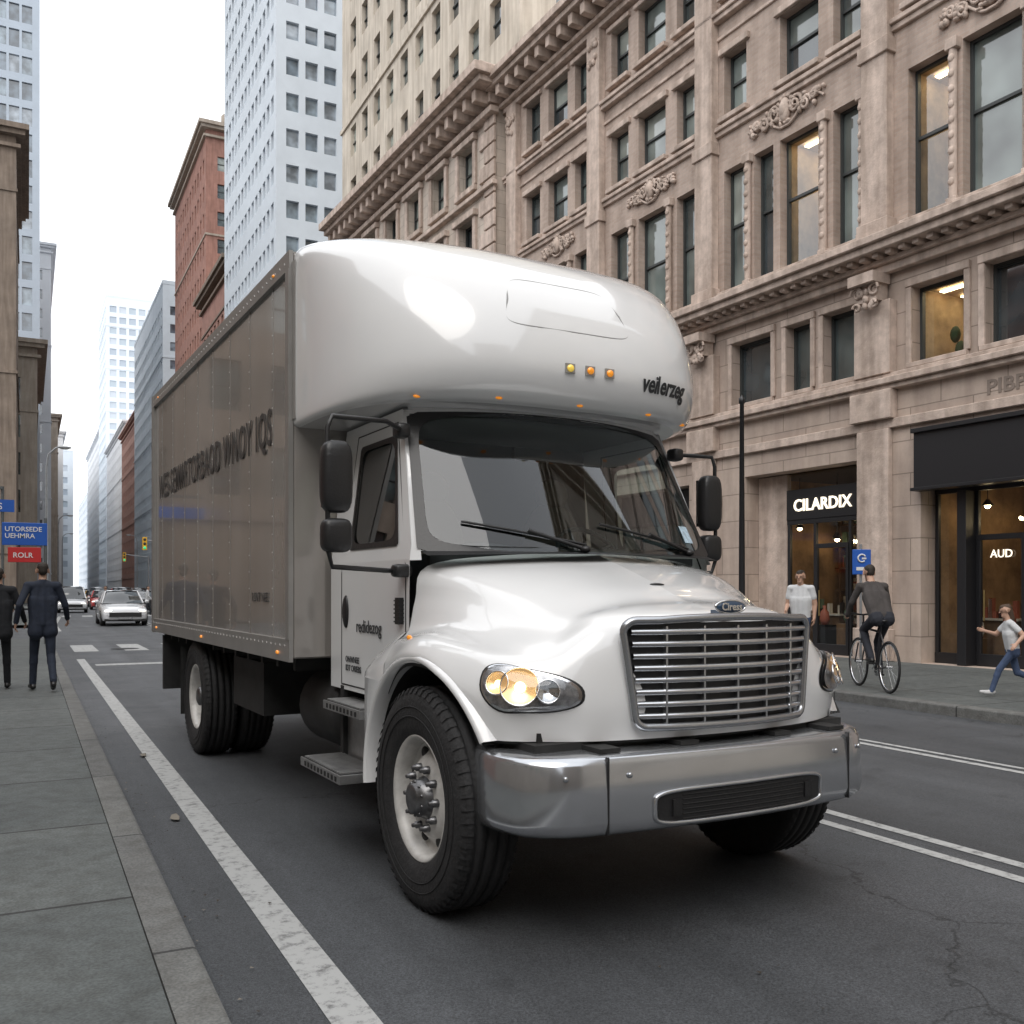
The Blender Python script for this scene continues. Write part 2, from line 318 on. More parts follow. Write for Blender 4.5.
colsB=[(3.85,4.55),(4.95,6.05),(7.1,7.85),(1.87,2.73),(.46,1.58),(-.75,.12),(-3.0,-2.1),(-4.6,-3.5),(-6,-5.1),(8.85,9.6),(10.05,11.2),(11.65,12.45),(13.6,14.3),(14.7,15.8),(16.3,17.15)]
colsM=[(3.85,4.75),(5.1,5.8),(6.25,7.5),(1.5,2.6),(-.3,1.1),(-3,-1),(-5.5,-3.6),(8.9,10.0),(10.4,11.3),(11.6,12.5),(13.6,14.5),(14.9,15.7),(16.1,17.1)]
S0,S1=-9,18.4
holes_up=[(a,c,8.55,11.45) for a,c in colsA]+[(a,c,12.7,14.2) for a,c in colsB]+[(a,c,15.6,17.1) for a,c in colsB]
holes_lo=[(a,c,5.8,7.25) for a,c in colsM]
shops=[(3.75,7.05,.127,4.1),(-3.4,2.38,.127,4.35),(9.0,12.4,.127,4.1),(13.5,17.2,.127,4.1)]
b=MB()
wallgrid(b,I3,S0,S1,.1,5.42,shops,0,.45,None)
wallgrid(b,I3,S0,S1,5.42,8.0,holes_lo,0,.34,None,x=.06)
wallgrid(b,I3,S0,S1,8.0,18.2,holes_up,1,.34,None,x=.1)
b.quad((0,S0,.1),(12,S0,.1),(12,S0,18.2),(0,S0,18.2),1); b.quad((.1,S0,18.19),(12,S0,18.19),(12,S1,18.19),(.1,S1,18.19),1)
b.quad((12,S0,.1),(12,33.5,.1),(12,33.5,18.2),(12,S0,18.2),1)
b.obj('walls',[m_stone,m_brick],bld)
m_wglass=M_glass('office_window_glass',(.8,.85,.83),.10,2.4)
m_room=M('office_wall_warm',(.48,.36,.24),.8,var=.45,vs=1.4)
m_ceil=M('office_ceiling_light',(1,.85,.6),.5,em=(1,.80,.50),es=9,samp=True)
b=MB(); br=MB()
def window(b,x,a,c,e,f,lit=False,split=.5):
    fw=.055
    for (p,q,r_,t) in ((a,a+fw,e,f),(c-fw,c,e,f),(a+fw,c-fw,e,e+fw),(a+fw,c-fw,f-fw,f)):
        b.box(x-.09,x,p,q,r_,t,0)
    zm=e+(f-e)*split; b.box(x-.07,x,a+fw,c-fw,zm-.03,zm+.03,0)
    up=random.choice([1,2,2,4,4]); lo=random.choice([1,2,2,3])
    if lit: up=lo=5
    b.quad((x-.03,a+fw,zm),(x-.03,c-fw,zm),(x-.03,c-fw,f-fw),(x-.03,a+fw,f-fw),up)
    b.quad((x-.015,a+fw,e+fw),(x-.015,c-fw,e+fw),(x-.015,c-fw,zm),(x-.015,a+fw,zm),lo)
    if lit:
        x0,x1,y0,y1,z0,z1=x+.003,x+2.6,a-.05,c+.05,e-.02,f+.02
        br.quad((x1,y0,z0),(x1,y1,z0),(x1,y1,z1),(x1,y0,z1),0)
        for y in (y0,y1): br.quad((x0,y,z0),(x1,y,z0),(x1,y,z1),(x0,y,z1),0)
        br.quad((x0,y0,z0),(x1,y0,z0),(x1,y1,z0),(x0,y1,z0),1); br.quad((x0,y0,z1),(x1,y0,z1),(x1,y1,z1),(x0,y1,z1),0)
        k=.35
        while k<2.4: br.box(x0+k,x0+k+.13,y0+.2,y1-.15,z1-.05,z1-.03,2); k+=.62
        br.box(x0+.7,x0+1.5,y0+.1,y0+.6,z0,z0+(f-e)*.3,1); br.box(x0+1.9,x1-.05,y0+.3,y1-.1,z0,z0+(f-e)*.45,1)
        br.box(x0+.12,x0+.16,y0+.05,y0+.05+(y1-y0)*.28,z0,z1,3)
        for q in range(3): yq=y0+.1+(y1-y0-.3)*random.random(); br.ell((x0+.35,yq,z0+.25+.15*q),(.09,.10,.16),4,8,6)
for a,c,e,f in holes_up: window(b,.40,a,c,e,f,lit=((a==1.87 and e<9) or (a==4.95 and e<9)),split=.55)
for a,c,e,f in holes_lo: window(b,.36,a,c,e,f,lit=(a in (1.5,)),split=.97)
b.obj('windows',[m_frame]+panes+[m_wglass],bld)
br.obj('lit_office_rooms',[m_room,m_shelf,m_ceil,M('curtain',(.30,.25,.19),.9),M('office_plant',(.05,.09,.04),.8)],bld)
b=MB()
def cornice(b,s0,s1,prof,x=0):
    for (d,z0,z1) in prof: b.box(x-d,x+.02,s0,s1,z0,z1,0)
cornice(b,S0,S1,[(.10,4.62,4.80)])
cornice(b,S0,S1,[(.16,5.36,5.46),(.24,5.46,5.58),(.12,5.58,5.68)])
cornice(b,S0,S1,[(.14,7.62,7.78),(.24,7.78,7.88),(.55,7.95,8.10),(.64,8.10,8.24),(.30,8.24,8.34)])
s=S0
while s<S1: b.box(-.44,-.1,s,s+.14,7.86,7.96,0); s+=.30
cornice(b,S0,S1,[(.08,12.30,12.42),(.14,12.42,12.52),(.05,14.62,14.7),(.16,15.02,15.14),(.22,15.14,15.24)],x=.1)
cornice(b,S0,S1,[(.2,17.35,17.5),(.35,17.5,17.62),(.85,17.95,18.12),(1.0,18.12,18.34),(.7,18.34,18.44)],x=.1)
s=S0
while s<S1:
    b.box(-.65,.1,s,s+.22,17.62,17.95,0); s+=.62
for a,c in colsA:
    b.box(-.06,.10,a-.10,c+.10,8.43,8.55,0)
for a,c in colsB:
    b.box(-.05,.10,a-.10,c+.10,12.58,12.70,0); b.box(-.05,.10,a-.10,c+.10,15.48,15.60,0); b.box(-.0,.10,a-.12,c+.12,14.2,14.36,0); b.box(.0,.10,a-.12,c+.12,17.1,17.22,0)
for a,c in colsM:
    b.box(-.04,.06,a-.08,c+.08,5.70,5.80,0)
    for q in (a-.12,c): b.box(.0,.06,q,q+.12,5.8,7.25,0)
    b.box(-.02,.06,a-.12,c+.12,7.25,7.4,0)
for q in (-1.6,3.05,8.05,12.75,17.5):
    b.box(-.12,.1,q,q+.62,8.34,17.35,0); b.box(-.18,.1,q-.06,q+.68,8.34,8.7,0); b.box(-.17,.1,q-.05,q+.67,11.9,12.2,0)
    b.box(-.16,.06,q-.1,q+.75,5.68,7.1,0); b.box(-.22,.0,q-.16,q+.81,4.8,5.36,0)
    b.box(-.14,.0,q-.05,q+.7,.13,4.62,0); b.box(-.2,.0,q-.1,q+.75,.13,.75,0)
for a,c in ((3.65,3.85),(4.55,4.95),(6.85,7.12),(9.6,10.05),(11.2,11.65),(14.3,14.7),(15.8,16.3),(1.58,1.87),(.12,.46)):
    ym=(a+c)/2; b.tube([(.03,ym,8.56),(.03,ym,11.3)],.075,0,10); b.box(-.06,.1,ym-.12,ym+.12,11.3,11.5,0); b.box(-.05,.1,ym-.11,ym+.11,8.5,8.62,0)
    for k in range(9): b.ell((-.03,ym,8.9+k*.28),(.05,.07,.08),0,6,5)
b.obj('cornices_and_pilasters',[m_trim],bld,bevel=.012,bseg=1)
b=MB()
def scroll(b,x,yc,zc,w,h,seed=0):
    rg=random.Random(seed)
    for sg in (-1,1):
        for (cx,cz,rad,turn) in ((.28,.1,.16,1.6),(.55,-.1,.13,1.5),(.78,.05,.10,1.3)):
            pts=[];rs=[]
            for k in range(20):
                t=k/19; a=t*turn*2*math.pi; rr=rad*(1-t*.8)*w
                pts.append((x-.05-t*.05,yc+sg*(cx*w+rr*math.cos(a)),zc+cz*h+rr*math.sin(a)*1.2)); rs.append(.045*(1-t*.5)*w*.9)
            b.tube(pts,rs,0,6)
        for k in range(34):
            t=rg.random(); b.ell((x-.05,yc+sg*t*w,zc+(rg.random()-.5)*h*.9*(1-t*.5)),(.07,.03+.05*rg.random(),.03+.05*rg.random()),0,7,5)
        pts=[(x-.05,yc+sg*w*(1-t),zc-.2*h+.35*h*math.sin(t*5)) for t in np.linspace(0,1,12)]; b.tube(pts,.03,0,6)
    b.ell((x-.05,yc,zc+.05),(.12,.14*w,.5*h),0,12,10); b.ell((x-.1,yc,zc+.05),(.1,.09*w,.3*h),0,12,10)
    for k in range(7):
        a=math.pi*k/6; b.ell((x-.05,yc+.2*w*math.cos(a),zc+.12+.42*h*math.sin(a)),(.06,.05,.06),0,7,5)
scroll(b,.1,5.85,11.98,1.1,.55,1); scroll(b,.1,10.62,11.98,1.0,.5,2); scroll(b,.1,15.2,11.98,.9,.5,3); scroll(b,.1,1.0,11.98,1.0,.55,4)
for q in (-1.6,3.05,8.05,12.75,17.5):
    yc=q+.31
    b.box(-.5,.0,yc-.30,yc+.30,7.42,7.62,0); b.box(-.32,.0,yc-.24,yc+.24,7.1,7.42,0)
    for sg in (-1,1):
        for zc,rr in ((7.30,.13),(7.02,.08)):
            pts=[(-.38+.1*k/18,yc+sg*.2+sg*rr*(1-k/22)*math.cos(k*.65),zc+rr*(1-k/22)*math.sin(k*.65)) for k in range(19)]; b.tube(pts,.03,0,6)
    for k in range(12): b.ell((-.34,yc+random.uniform(-.2,.2),random.uniform(6.95,7.4)),(.06,.06,.08),0,7,5)
    for k in range(16):
        b.ell((-.14,yc+random.uniform(-.25,.25),random.uniform(16.4,17.1)),(.07,.07,.09),0,7,5)
b.obj('carved_ornaments',[m_trim],bld)
text('engraved_letters','PIBPY',.40,M('engraved_stone',(.24,.195,.165),.9),bld,(-.008,1.05,4.92),'side',.004,.008,sy=.9)
b=MB()
def room(b,a,c,z0,z1,x0,x1,seed=0,lamps=4):
    rg=random.Random(seed)
    b.quad((x1,a,z0),(x1,c,z0),(x1,c,z1),(x1,a,z1),0); b.quad((x0,a,z0),(x1,a,z0),(x1,a,z1),(x0,a,z1),0); b.quad((x0,c,z0),(x1,c,z0),(x1,c,z1),(x0,c,z1),0)
    b.quad((x0,a,z0+.004),(x1,a,z0+.004),(x1,c,z0+.004),(x0,c,z0+.004),1); b.quad((x0,a,z1-.004),(x1,a,z1-.004),(x1,c,z1-.004),(x0,c,z1-.004),3)
    # upright posts + shelves with goods on back wall
    yy=a+.1
    while yy<c: b.box(x1-.52,x1-.01,yy,yy+.05,z0,3.4,1); yy+=.75
    for k in range(6): b.box(x1-.5,x1-.02,a+.1,c-.1,.45+k*.52,.49+k*.52,1)
    for k in range(160):
        y=rg.uniform(a+.15,c-.3); k2=rg.randrange(6); hh=rg.uniform(.1,.38); b.box(x1-.45,x1-.25,y,y+rg.uniform(.05,.16),.495+k2*.52,.495+k2*.52+hh,rg.choice([1,3,4,4,5,6]))
    yy=a+.5
    while yy<c-.9:
        b.box(x0+1.0,x0+1.45,yy,yy+.8,z0,.92,1); b.box(x0+.95,x0+1.5,yy-.05,yy+.85,.92,.96,4)
        for q in range(6): y=rg.uniform(yy,yy+.7); b.box(x0+1.1,x0+1.2,y,y+.07,.96,.96+rg.uniform(.1,.4),rg.choice([3,4,5,6]))
        yy+=1.45
    # window display close to the glass
    yy=a+.25
    while yy<c-.5:
        hgt=rg.uniform(.35,.7); b.box(x0+.15,x0+.5,yy,yy+.35,z0,z0+hgt,rg.choice([1,3]))
        b.lathe([(0,0),(.07,0),(.11,.12),(.09,.28),(.03,.36),(.045,.42),(0,.42)],(x0+.32,yy+.17,z0+hgt),rg.choice([4,5,6]),12,'z')
        yy+=rg.uniform(.6,.85)
    for k in range(lamps):
        for xx in (x0+.7,x0+2.0):
            y=a+(c-a)*(k+.5)/lamps+rg.uniform(-.1,.1); zz=z1-.9-rg.random()*.6; b.ell((xx,y,zz),(.055,.055,.055),2,10,8); b.tube([(xx,y,z1),(xx,y,zz+.05)],.008,3,5)
            b.lathe([(.03,.12),(.10,.02),(.105,.0)],(xx,y,zz),3,12,'z')
def chandelier(b,x,y,z):
    b.tube([(x,y,z+1.2),(x,y,z)],.01,3,5)
    for k in range(8):
        a=k*math.pi/4; b.tube([(x,y,z),(x+.12*math.cos(a),y+.12*math.sin(a),z-.06),(x+.22*math.cos(a),y+.22*math.sin(a),z+.03)],.008,3,5); b.ell((x+.22*math.cos(a),y+.22*math.sin(a),z+.06),(.022,.022,.035),2,8,6)
room(b,3.72,7.1,.13,4.1,.55,3.4,1,3); room(b,-3.4,2.4,.13,4.3,.5,3.6,2,5)
chandelier(b,1.3,1.0,2.75); chandelier(b,1.4,4.85,2.5)
b.obj('shop_interior',[m_warm,m_shelf,m_lamp,m_black,M('shop_goods',(.6,.55,.48),.6),M('shop_goods_red',(.35,.10,.06),.6),M('shop_goods_green',(.10,.16,.10),.6)],bld)
b=MB()
def shopfront(b,x,a,c,z0,z1,posts,trans,door=None,gl=1):
    b.quad((x+.03,a,z0),(x+.03,c,z0),(x+.03,c,trans),(x+.03,a,trans),gl)
    for y in posts: b.box(x,x+.08,y-.035,y+.035,z0,trans,0)
    b.box(x-.004,x+.084,a,c,trans,trans+.1,0); b.box(x-.006,x+.08,a,c,z0,z0+.2,0)
    if door:
        da,dc=door
        for y in (da,dc-.07): b.box(x-.03,x+.05,y,y+.07,z0,2.45,0)
        b.box(x-.028,x+.05,da,dc,2.4,2.50,0); b.box(x-.028,x+.05,da,dc,z0,.35,0)
        b.tube([(x-.08,dc-.18,.95),(x-.08,dc-.18,1.5)],.018,2,6)
shopfront(b,.42,3.76,6.15,.13,4.08,[3.8,4.4,5.35,6.1],2.95,(4.42,5.33))
b.box(.40,.5,3.76,6.15,3.05,3.72,0)
b.quad((.45,3.76,3.72),(.45,6.15,3.72),(.45,6.15,4.08),(.45,3.76,4.08),1)
b.box(.42,.55,6.15,7.04,.13,4.08,3)
shopfront(b,.38,-3.4,2.36,.13,4.3,[2.32,1.72,1.5,.55,-.6,-1.8,-3.3],3.3,(.57,1.48))
b.box(.1,.44,1.52,1.70,.13,3.3,0)
b.box(-.18,.5,-3.4,2.40,3.38,4.42,0)
b.box(-.26,-.0,-3.4,2.42,3.34,3.40,0); b.box(-.25,.0,-3.4,2.42,4.42,4.5,0)
shopfront(b,.42,9.02,12.38,.13,4.08,[9.1,10.3,11.5,12.3],3.2,gl=4); b.box(.4,.5,9.02,12.38,3.3,4.08,0)
shopfront(b,.42,13.52,17.18,.13,4.08,[13.6,14.8,16,17.1],3.2,gl=4); b.box(.4,.5,13.52,17.18,3.3,4.08,0)
b.obj('shopfronts',[m_black,m_shopglass,M('brass',(.6,.45,.2),.35,1),m_trim,panes[2]],bld,bevel=.006,bseg=1)
text('shop_sign_letters','CILARDIX',.37,m_sign,bld,(.39,5.93,3.24),'side',.015,.004,sx=.98)
text('shop_window_letters','AUD',.20,m_sign,bld,(.36,1.22,2.08),'side',.004,.001)
# --- older section
b2=empty('stone_office_building',(BX,BY,0),BYAW)
b=MB(); T0,T1=18.45,33.5; X0=-.35
wcols=[(T0+1.5+i*2.28,T0+1.5+i*2.28+1.15) for i in range(6)]
hh=[(a,c,8.6,11.3) for a,c in wcols]+[(a,c,12.6,14.4) for a,c in wcols]+[(a,c,15.5,17.0) for a,c in wcols]+[(a,c,5.4,7.2) for a,c in wcols]+[(a,c,1,4.2) for a,c in wcols]
wallgrid(b,I3,T0,T1,.1,18.3,hh,0,.32,[1,2,3,4],x=X0)
b.quad((X0,T0,.1),(12,T0,.1),(12,T0,18.3),(X0,T0,18.3),0); b.quad((X0,T1,.1),(12,T1,.1),(12,T1,18.3),(X0,T1,18.3),0); b.quad((X0,T0,18.3),(12,T0,18.3),(12,T1,18.3),(X0,T1,18.3),0)
b.obj('walls',[MB_brick('pale_limestone',(.61,.53,.46),(.56,.485,.42),(.4,.35,.3),1.1,.45,.012,bump=.35)]+panes,b2)
b=MB()
for a,c,e,f in hh:
    x=X0+.3; zm=(e+f)/2
    b.box(x-.06,x,a,a+.06,e,f,0); b.box(x-.06,x,c-.06,c,e,f,0); b.box(x-.05,x,a+.06,c-.06,zm-.03,zm+.03,0); b.box(x-.05,x,a+.06,c-.06,f-.06,f,0)
b.obj('window_frames',[m_frame],b2)
b=MB()
for d,z0,z1 in [(.1,4.7,4.9),(.35,7.8,8.0),(.45,8.0,8.2),(.12,11.9,12.05),(.2,12.05,12.2),(.2,14.95,15.1),(.3,17.3,17.5),(.9,18.0,18.2),(1.15,18.2,18.5),(.9,18.5,18.62)]: b.box(X0-d,X0+.02,T0-.05-d*.6,T1+.05,z0,z1,0)
s=T0
while s<T1: b.box(X0-.75,X0,s,s+.25,17.6,18.0,0); s+=.7
for a,c in wcols:
    for e,f in ((8.6,11.3),(12.6,14.4),(15.5,17.0),(5.4,7.2)):
        b.box(X0-.14,X0,a-.2,c+.2,e-.2,e,0); b.box(X0-.1,X0,a-.22,a-.0,e,f,0); b.box(X0-.1,X0,c,c+.22,e,f,0); b.box(X0-.2,X0,a-.28,c+.28,f,f+.22,0)
    for k in range(12): b.ell((X0-.12,(a+c)/2+random.uniform(-.5,.5),11.62+random.uniform(-.1,.2)),(.08,.1,.09),0,6,5)
k=0; z=.2
while z<17.2:
    wq=1.0 if k%2 else .65; b.box(X0-.09,X0,T0-.08,T0+wq,z,z+.5,0); b.box(X0-.09,X0,T1-wq,T1+.05,z,z+.5,0); z+=.56; k+=1
b.obj('cornices_and_quoins',[m_trim],b2,bevel=.015,bseg=1)
# ---------------------------------------------------------------- generic towers
def tower(name,x0,x1,y0,y1,h,side,wall,fh=3.4,cw=2.4,ww=.5,wh=.55,gm=None,depth=.25,corn=True,base=5,trim=None,bands=True,tank=False,clip=.8):
    b=MB(); pm=[1,2,3,4]; fx=x0 if side=='R' else x1; sg=1 if side=='R' else -1
    def rows(): 
        z=base; r=[]
        while z+fh<h-1.2: r.append((z+fh*(1-wh)/2,z+fh*(1+wh)/2)); z+=fh
        return r
    rw=rows()
    def cols(L):
        k=max(1,int((L-clip*2)/cw)); c=(L-2*clip)/k
        return [(clip+i*c+c*(1-ww)/2,clip+i*c+c*(1+ww)/2) for i in range(k)]
    TS=lambda x,s,z:(fx+sg*x,y0+s,z); TF=lambda x,s,z:(x0+s,y0+x,z)
    wallgrid(b,TS,0,y1-y0,0,h,[(a,c,e,f) for a,c in cols(y1-y0) for e,f in rw],0,depth,pm)
    wallgrid(b,TF,0,x1-x0,0,h,[(a,c,e,f) for a,c in cols(x1-x0) for e,f in rw],0,depth,pm)
    if y0<140 and h<64:
        for a,c in cols(y1-y0):
            for e,f in rw: b.box(fx+sg*(depth-.05)-.03,fx+sg*(depth-.05)+.03,y0+a,y0+c,(e+f)/2-.04,(e+f)/2+.04,6)
        for a,c in cols(x1-x0):
            for e,f in rw: b.box(x0+a,x0+c,y0+depth-.08,y0+depth-.02,(e+f)/2-.04,(e+f)/2+.04,6)
    ox=x1 if side=='R' else x0
    b.quad((ox,y0,0),(ox,y1,0),(ox,y1,h),(ox,y0,h)); b.quad((x0,y1,0),(x1,y1,0),(x1,y1,h),(x0,y1,h)); b.quad((x0,y0,h-.01),(x1,y0,h-.01),(x1,y1,h-.01),(x0,y1,h-.01))
    def ring(d,z0,z1,m=5): b.box(x0-d,x1+d,y0-d,y1+d,z0,z1,m)
    if corn: ring(.35,h-1.6,h-1.3); ring(.7,h-.6,h-.2); ring(1.0,h-.2,h+.25); ring(.12,base-.4,base-.1)
    else: ring(.06,h-.4,h+.3)
    if bands:
        for i,(e,f) in enumerate(rw):
            if i%4==3: ring(.12,f+.35,f+.6)
    b.box(x0+(x1-x0)*.3,x0+(x1-x0)*.6,y0+(y1-y0)*.3,y0+(y1-y0)*.6,h,h+3.5,0)
    if tank:
        cx,cy=x0+(x1-x0)*.2,y0+(y1-y0)*.25
        b.lathe([(0,6.2),(1.5,5),(1.5,2),(0,2)],(cx,cy,h),5,14,'z'); 
        for dx in (-1,1):
            for dy in (-1,1): b.box(cx+dx-.1,cx+dx+.1,cy+dy-.1,cy+dy+.1,h,h+2,5)
    return b.obj(name,[wall]+(gm or panes)+[trim or wall,m_frame])
w_beige=M('beige_masonry',(.58,.52,.44),.85,var=.14,vs=.6,streak=.25)
w_white=M('white_panel',(.58,.63,.68),.5,var=.06,vs=.4)
w_red=M('red_brick_distant',(.36,.19,.15),.85,var=.2,vs=.7,streak=.25)
w_red2=M('dark_red_brick_distant',(.32,.175,.14),.85,var=.2,vs=.7)
w_grey=M('grey_panel',(.56,.61,.65),.6,var=.08,vs=.5)
w_pale=M('pale_haze_panel',(.72,.78,.84),.7,var=.05,vs=.1)  # distance haze put into the base colour
w_pale2=M('haze_paled_stone',(.66,.67,.69),.8,var=.06,vs=.2)  # stone lightened in colour to stand for haze
w_brown=M('brown_stone',(.22,.175,.14),.85,var=.2,vs=.6,streak=.3)
w_tan=M('tan_stone',(.40,.345,.29),.85,var=.15,vs=.6,streak=.2)
w_glass=M('curtain_wall_frame',(.40,.46,.53),.4,var=.06,vs=.4)
gb=[pane('tower_glass_a',(.14,.18,.22)),pane('tower_glass_b',(.20,.25,.29)),pane('tower_glass_c',(.10,.13,.16)),pane('tower_glass_d',(.26,.30,.34))]
gp=[M('haze_paled_glass_%d'%i,c,.3) for i,c in enumerate([(.45,.52,.58),(.5,.56,.62),(.42,.48,.55),(.55,.6,.66)])]  # far panes bleached in colour as if seen through haze
tower('beige_highrise',18.2,42,35,60,62,'R',w_beige,3.3,2.1,.5,.56,clip=1.2)
tower('white_office_tower',19,42,82,106,100,'R',w_white,3.1,1.6,.66,.5,gm=gb,corn=False,bands=False,depth=.3,clip=.6)
tower('brick_loft_building',19.8,40,107.5,126,38,'R',w_red2,3.6,2.4,.5,.55,trim=w_brown)
tower('red_brick_highrise',20.6,44,128,157,62,'R',w_red,3.6,2.2,.46,.52,trim=w_tan,tank=True)
tower('grey_apartment_tower',22,50,184,236,58,'R',w_grey,3.3,2.4,.6,.5,gm=gb,corn=False)
tower('brown_office_building',22.5,50,160,182,24,'R',w_tan,3.6,2.6,.5,.5)
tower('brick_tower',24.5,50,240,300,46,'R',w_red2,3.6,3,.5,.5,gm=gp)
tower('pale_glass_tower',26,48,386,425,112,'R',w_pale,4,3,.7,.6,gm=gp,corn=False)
tower('hazed_stone_building',26,60,305,380,52,'R',w_pale2,4,3,.5,.5,gm=gp)
tower('hazed_stone_tower',28.5,60,430,560,72,'R',w_pale2,4,4,.5,.5,gm=gp,bands=False)
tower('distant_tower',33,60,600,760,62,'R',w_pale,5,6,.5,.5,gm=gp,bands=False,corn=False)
tower('unseen_brown_loft',-30,-9.2,-48,-14,13,'L',w_brown,3.8,2.6,.5,.6)  # out of view; kept low and set back to let sky light in
tower('unseen_tan_office',-30,-9.2,-13.5,12,12,'L',w_tan,3.8,2.8,.5,.6)  # unseen; low and set back so light reaches the street
tower('unseen_brick_shop',-30,-9.2,12.5,29,15,'L',w_red,3.8,2.8,.5,.6)  # unseen; lowered to open the sky on this side
tower('unseen_brown_loft',-30,-6,43,61,20,'L',w_brown,3.8,2.8,.5,.6)  # unseen block, height cut to admit more light
tower('classic_brown_building',-30,-.9,92,112,41,'L',w_brown,3.9,2.6,.5,.55)
tower('stone_bank_building',-30,.9,114,147,28,'L',w_tan,4,3,.5,.6)
tower('glass_highrise',-34,1.5,150,204,124,'L',w_glass,3.6,1.6,.8,.7,gm=gb,corn=False,bands=False)
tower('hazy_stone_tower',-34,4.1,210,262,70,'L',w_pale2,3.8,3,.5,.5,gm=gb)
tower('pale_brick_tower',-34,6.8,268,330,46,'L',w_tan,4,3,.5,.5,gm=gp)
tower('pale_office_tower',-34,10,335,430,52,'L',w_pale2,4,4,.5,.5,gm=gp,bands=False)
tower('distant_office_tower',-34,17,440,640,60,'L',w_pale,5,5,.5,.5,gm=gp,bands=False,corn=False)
tower('unseen_corner_building',15,45,-60,-4,26,'R',w_beige,3.8,2.6,.5,.6)  # unseen behind the camera, added for reflections
tower('unseen_cross_street_building',-14,16,-90,-62,40,'R',w_brown,3.8,2.6,.5,.6)  # also behind the camera, added to show up in reflections
# ---------------------------------------------------------------- TRUCK
tr=empty('box_truck',(2.765,4.224,0),R(2.5))
m_white=M('truck_white_paint',(.77,.775,.78),.2,coat=1,var=.015,vs=2,spec=.5)
m_alu=M('box_side_aluminium',(.40,.38,.36),.15,metal=.4,var=.08,vs=1.2,bump=.14,bs=1.5,rvar=.05,streak=.15,coat=.6)
m_boxtrim=M('box_rail',(.38,.37,.355),.35,.6,var=.1,vs=4)
m_tblack=M('truck_black_plastic',(.016,.016,.017),.38,bump=.1,bs=60)
m_rub=M('tyre_rubber',(.018,.018,.019),.75,var=.35,vs=7,bump=.3,bs=50)
m_chrome=M('chrome',(.75,.76,.78),.12,1)
m_bump=M('bumper_silver',(.50,.515,.54),.17,.85,var=.05,vs=4,rvar=.04)
m_gril=M('grille_silver',(.62,.63,.65),.2,.95)
m_rim=M('white_steel_rim',(.52,.51,.49),.35,var=.25,vs=8)
m_chas=M('chassis_black',(.018,.018,.018),.7,var=.4,vs=8)
m_dark=M('interior_dark',(.03,.032,.034),.8)
m_amber=M('amber_lens',(.9,.30,.02),.15,em=(1,.35,.02),es=.35,coat=1)
m_yellow=M('yellow_lens',(.9,.62,.1),.15,em=(1,.7,.1),es=.3,coat=1)
m_wsglass=M_glass('windshield_glass',(.66,.74,.72),.055,3.0)
m_lens=M_glass('headlight_lens',(.95,.96,.97),.06,3)
m_bulb=M('headlight_bulb',(1,.8,.5),.4,em=(1,.80,.45),es=5)
m_bowl=M('headlight_glow_reflector',(.75,.55,.32),.2,.8,em=(1,.55,.2),es=.35)  # bulb's warm glow put into the bowl's colour and emission
m_letter=M('vinyl_letters',(.03,.032,.035),.5)
m_letterside=M('faded_vinyl_letters',(.05,.047,.045),.5)
def cr(A,ts):
    A=np.asarray(A,float); n=len(A); out=[]
    for t in ts:
        i=min(int(t),n-2); f=t-i
        p1,p2=A[i],A[i+1]; p0=A[i-1] if i>0 else 2*p1-p2; p3=A[i+2] if i+2<n else 2*p2-p1
        out.append(.5*((2*p1)+(-p0+p2)*f+(2*p0-5*p1+4*p2-p3)*f*f+(-p0+3*p1-3*p2+p3)*f**3))
    return np.array(out)
SQ=.075
def sqz(x,y):
    return x*(1-SQ*min(1,max(0,-y/.5))) if x>0 else x
K=np.array([
 [(1.12,.44,.98),(1.125,.44,1.12),(1.07,.44,1.225),(.995,.44,1.29),(.960,.43,1.45),(.905,.40,1.625),(.50,.30,1.685),(0,.20,1.70)],
 [(1.155,.0,1.15),(1.155,.0,1.21),(1.09,.0,1.285),(.97,.0,1.31),(.885,.01,1.43),(.77,.02,1.56),(.42,.0,1.62),(0,-.02,1.635)],
 [(1.065,-.50,.87),(1.08,-.50,1.05),(1.02,-.47,1.20),(.92,-.43,1.255),(.80,-.38,1.33),(.67,-.34,1.435),(.38,-.35,1.51),(0,-.36,1.525)],
 [(.91,-.68,.865),(.92,-.69,1.03),(.87,-.66,1.175),(.80,-.62,1.245),(.70,-.57,1.32),(.60,-.53,1.39),(.36,-.53,1.445),(0,-.53,1.46)],
 [(.58,-.80,.86),(.585,-.815,1.02),(.58,-.80,1.21),(.56,-.765,1.325),(.53,-.71,1.375),(.47,-.665,1.405),(.30,-.65,1.425),(0,-.65,1.435)],
 [(0,-.86,.86),(0,-.875,1.02),(0,-.865,1.21),(0,-.84,1.335),(0,-.80,1.38),(0,-.77,1.40),(0,-.74,1.41),(0,-.72,1.415)],
])
full=np.concatenate([K,(K[:-1][::-1])*np.array([-1,1,1])],0)
full=full[::-1].copy()
for c in full:
    for p in c: p[0]=sqz(p[0],p[1])
NC=full.shape[0]
ts=np.linspace(0,NC-1,(NC-1)*8+1); cols_=cr(full,ts)
def arch(v): return .53+math.sqrt(max(0,.63**2-v*v))
for c in cols_:
    if abs(c[0][0])>.94:
        z=max(.865,arch(c[0][1])); c[0][2]=z; c[1][2]=max(c[1][2],z+.05); 
HD=np.array([cr(c,np.linspace(0,7,36)) for c in cols_])
def hoodpt(ci,ri):
    c=cr(full,[ci])[0]; p=cr(c,[ri])[0]; return Vector(p)
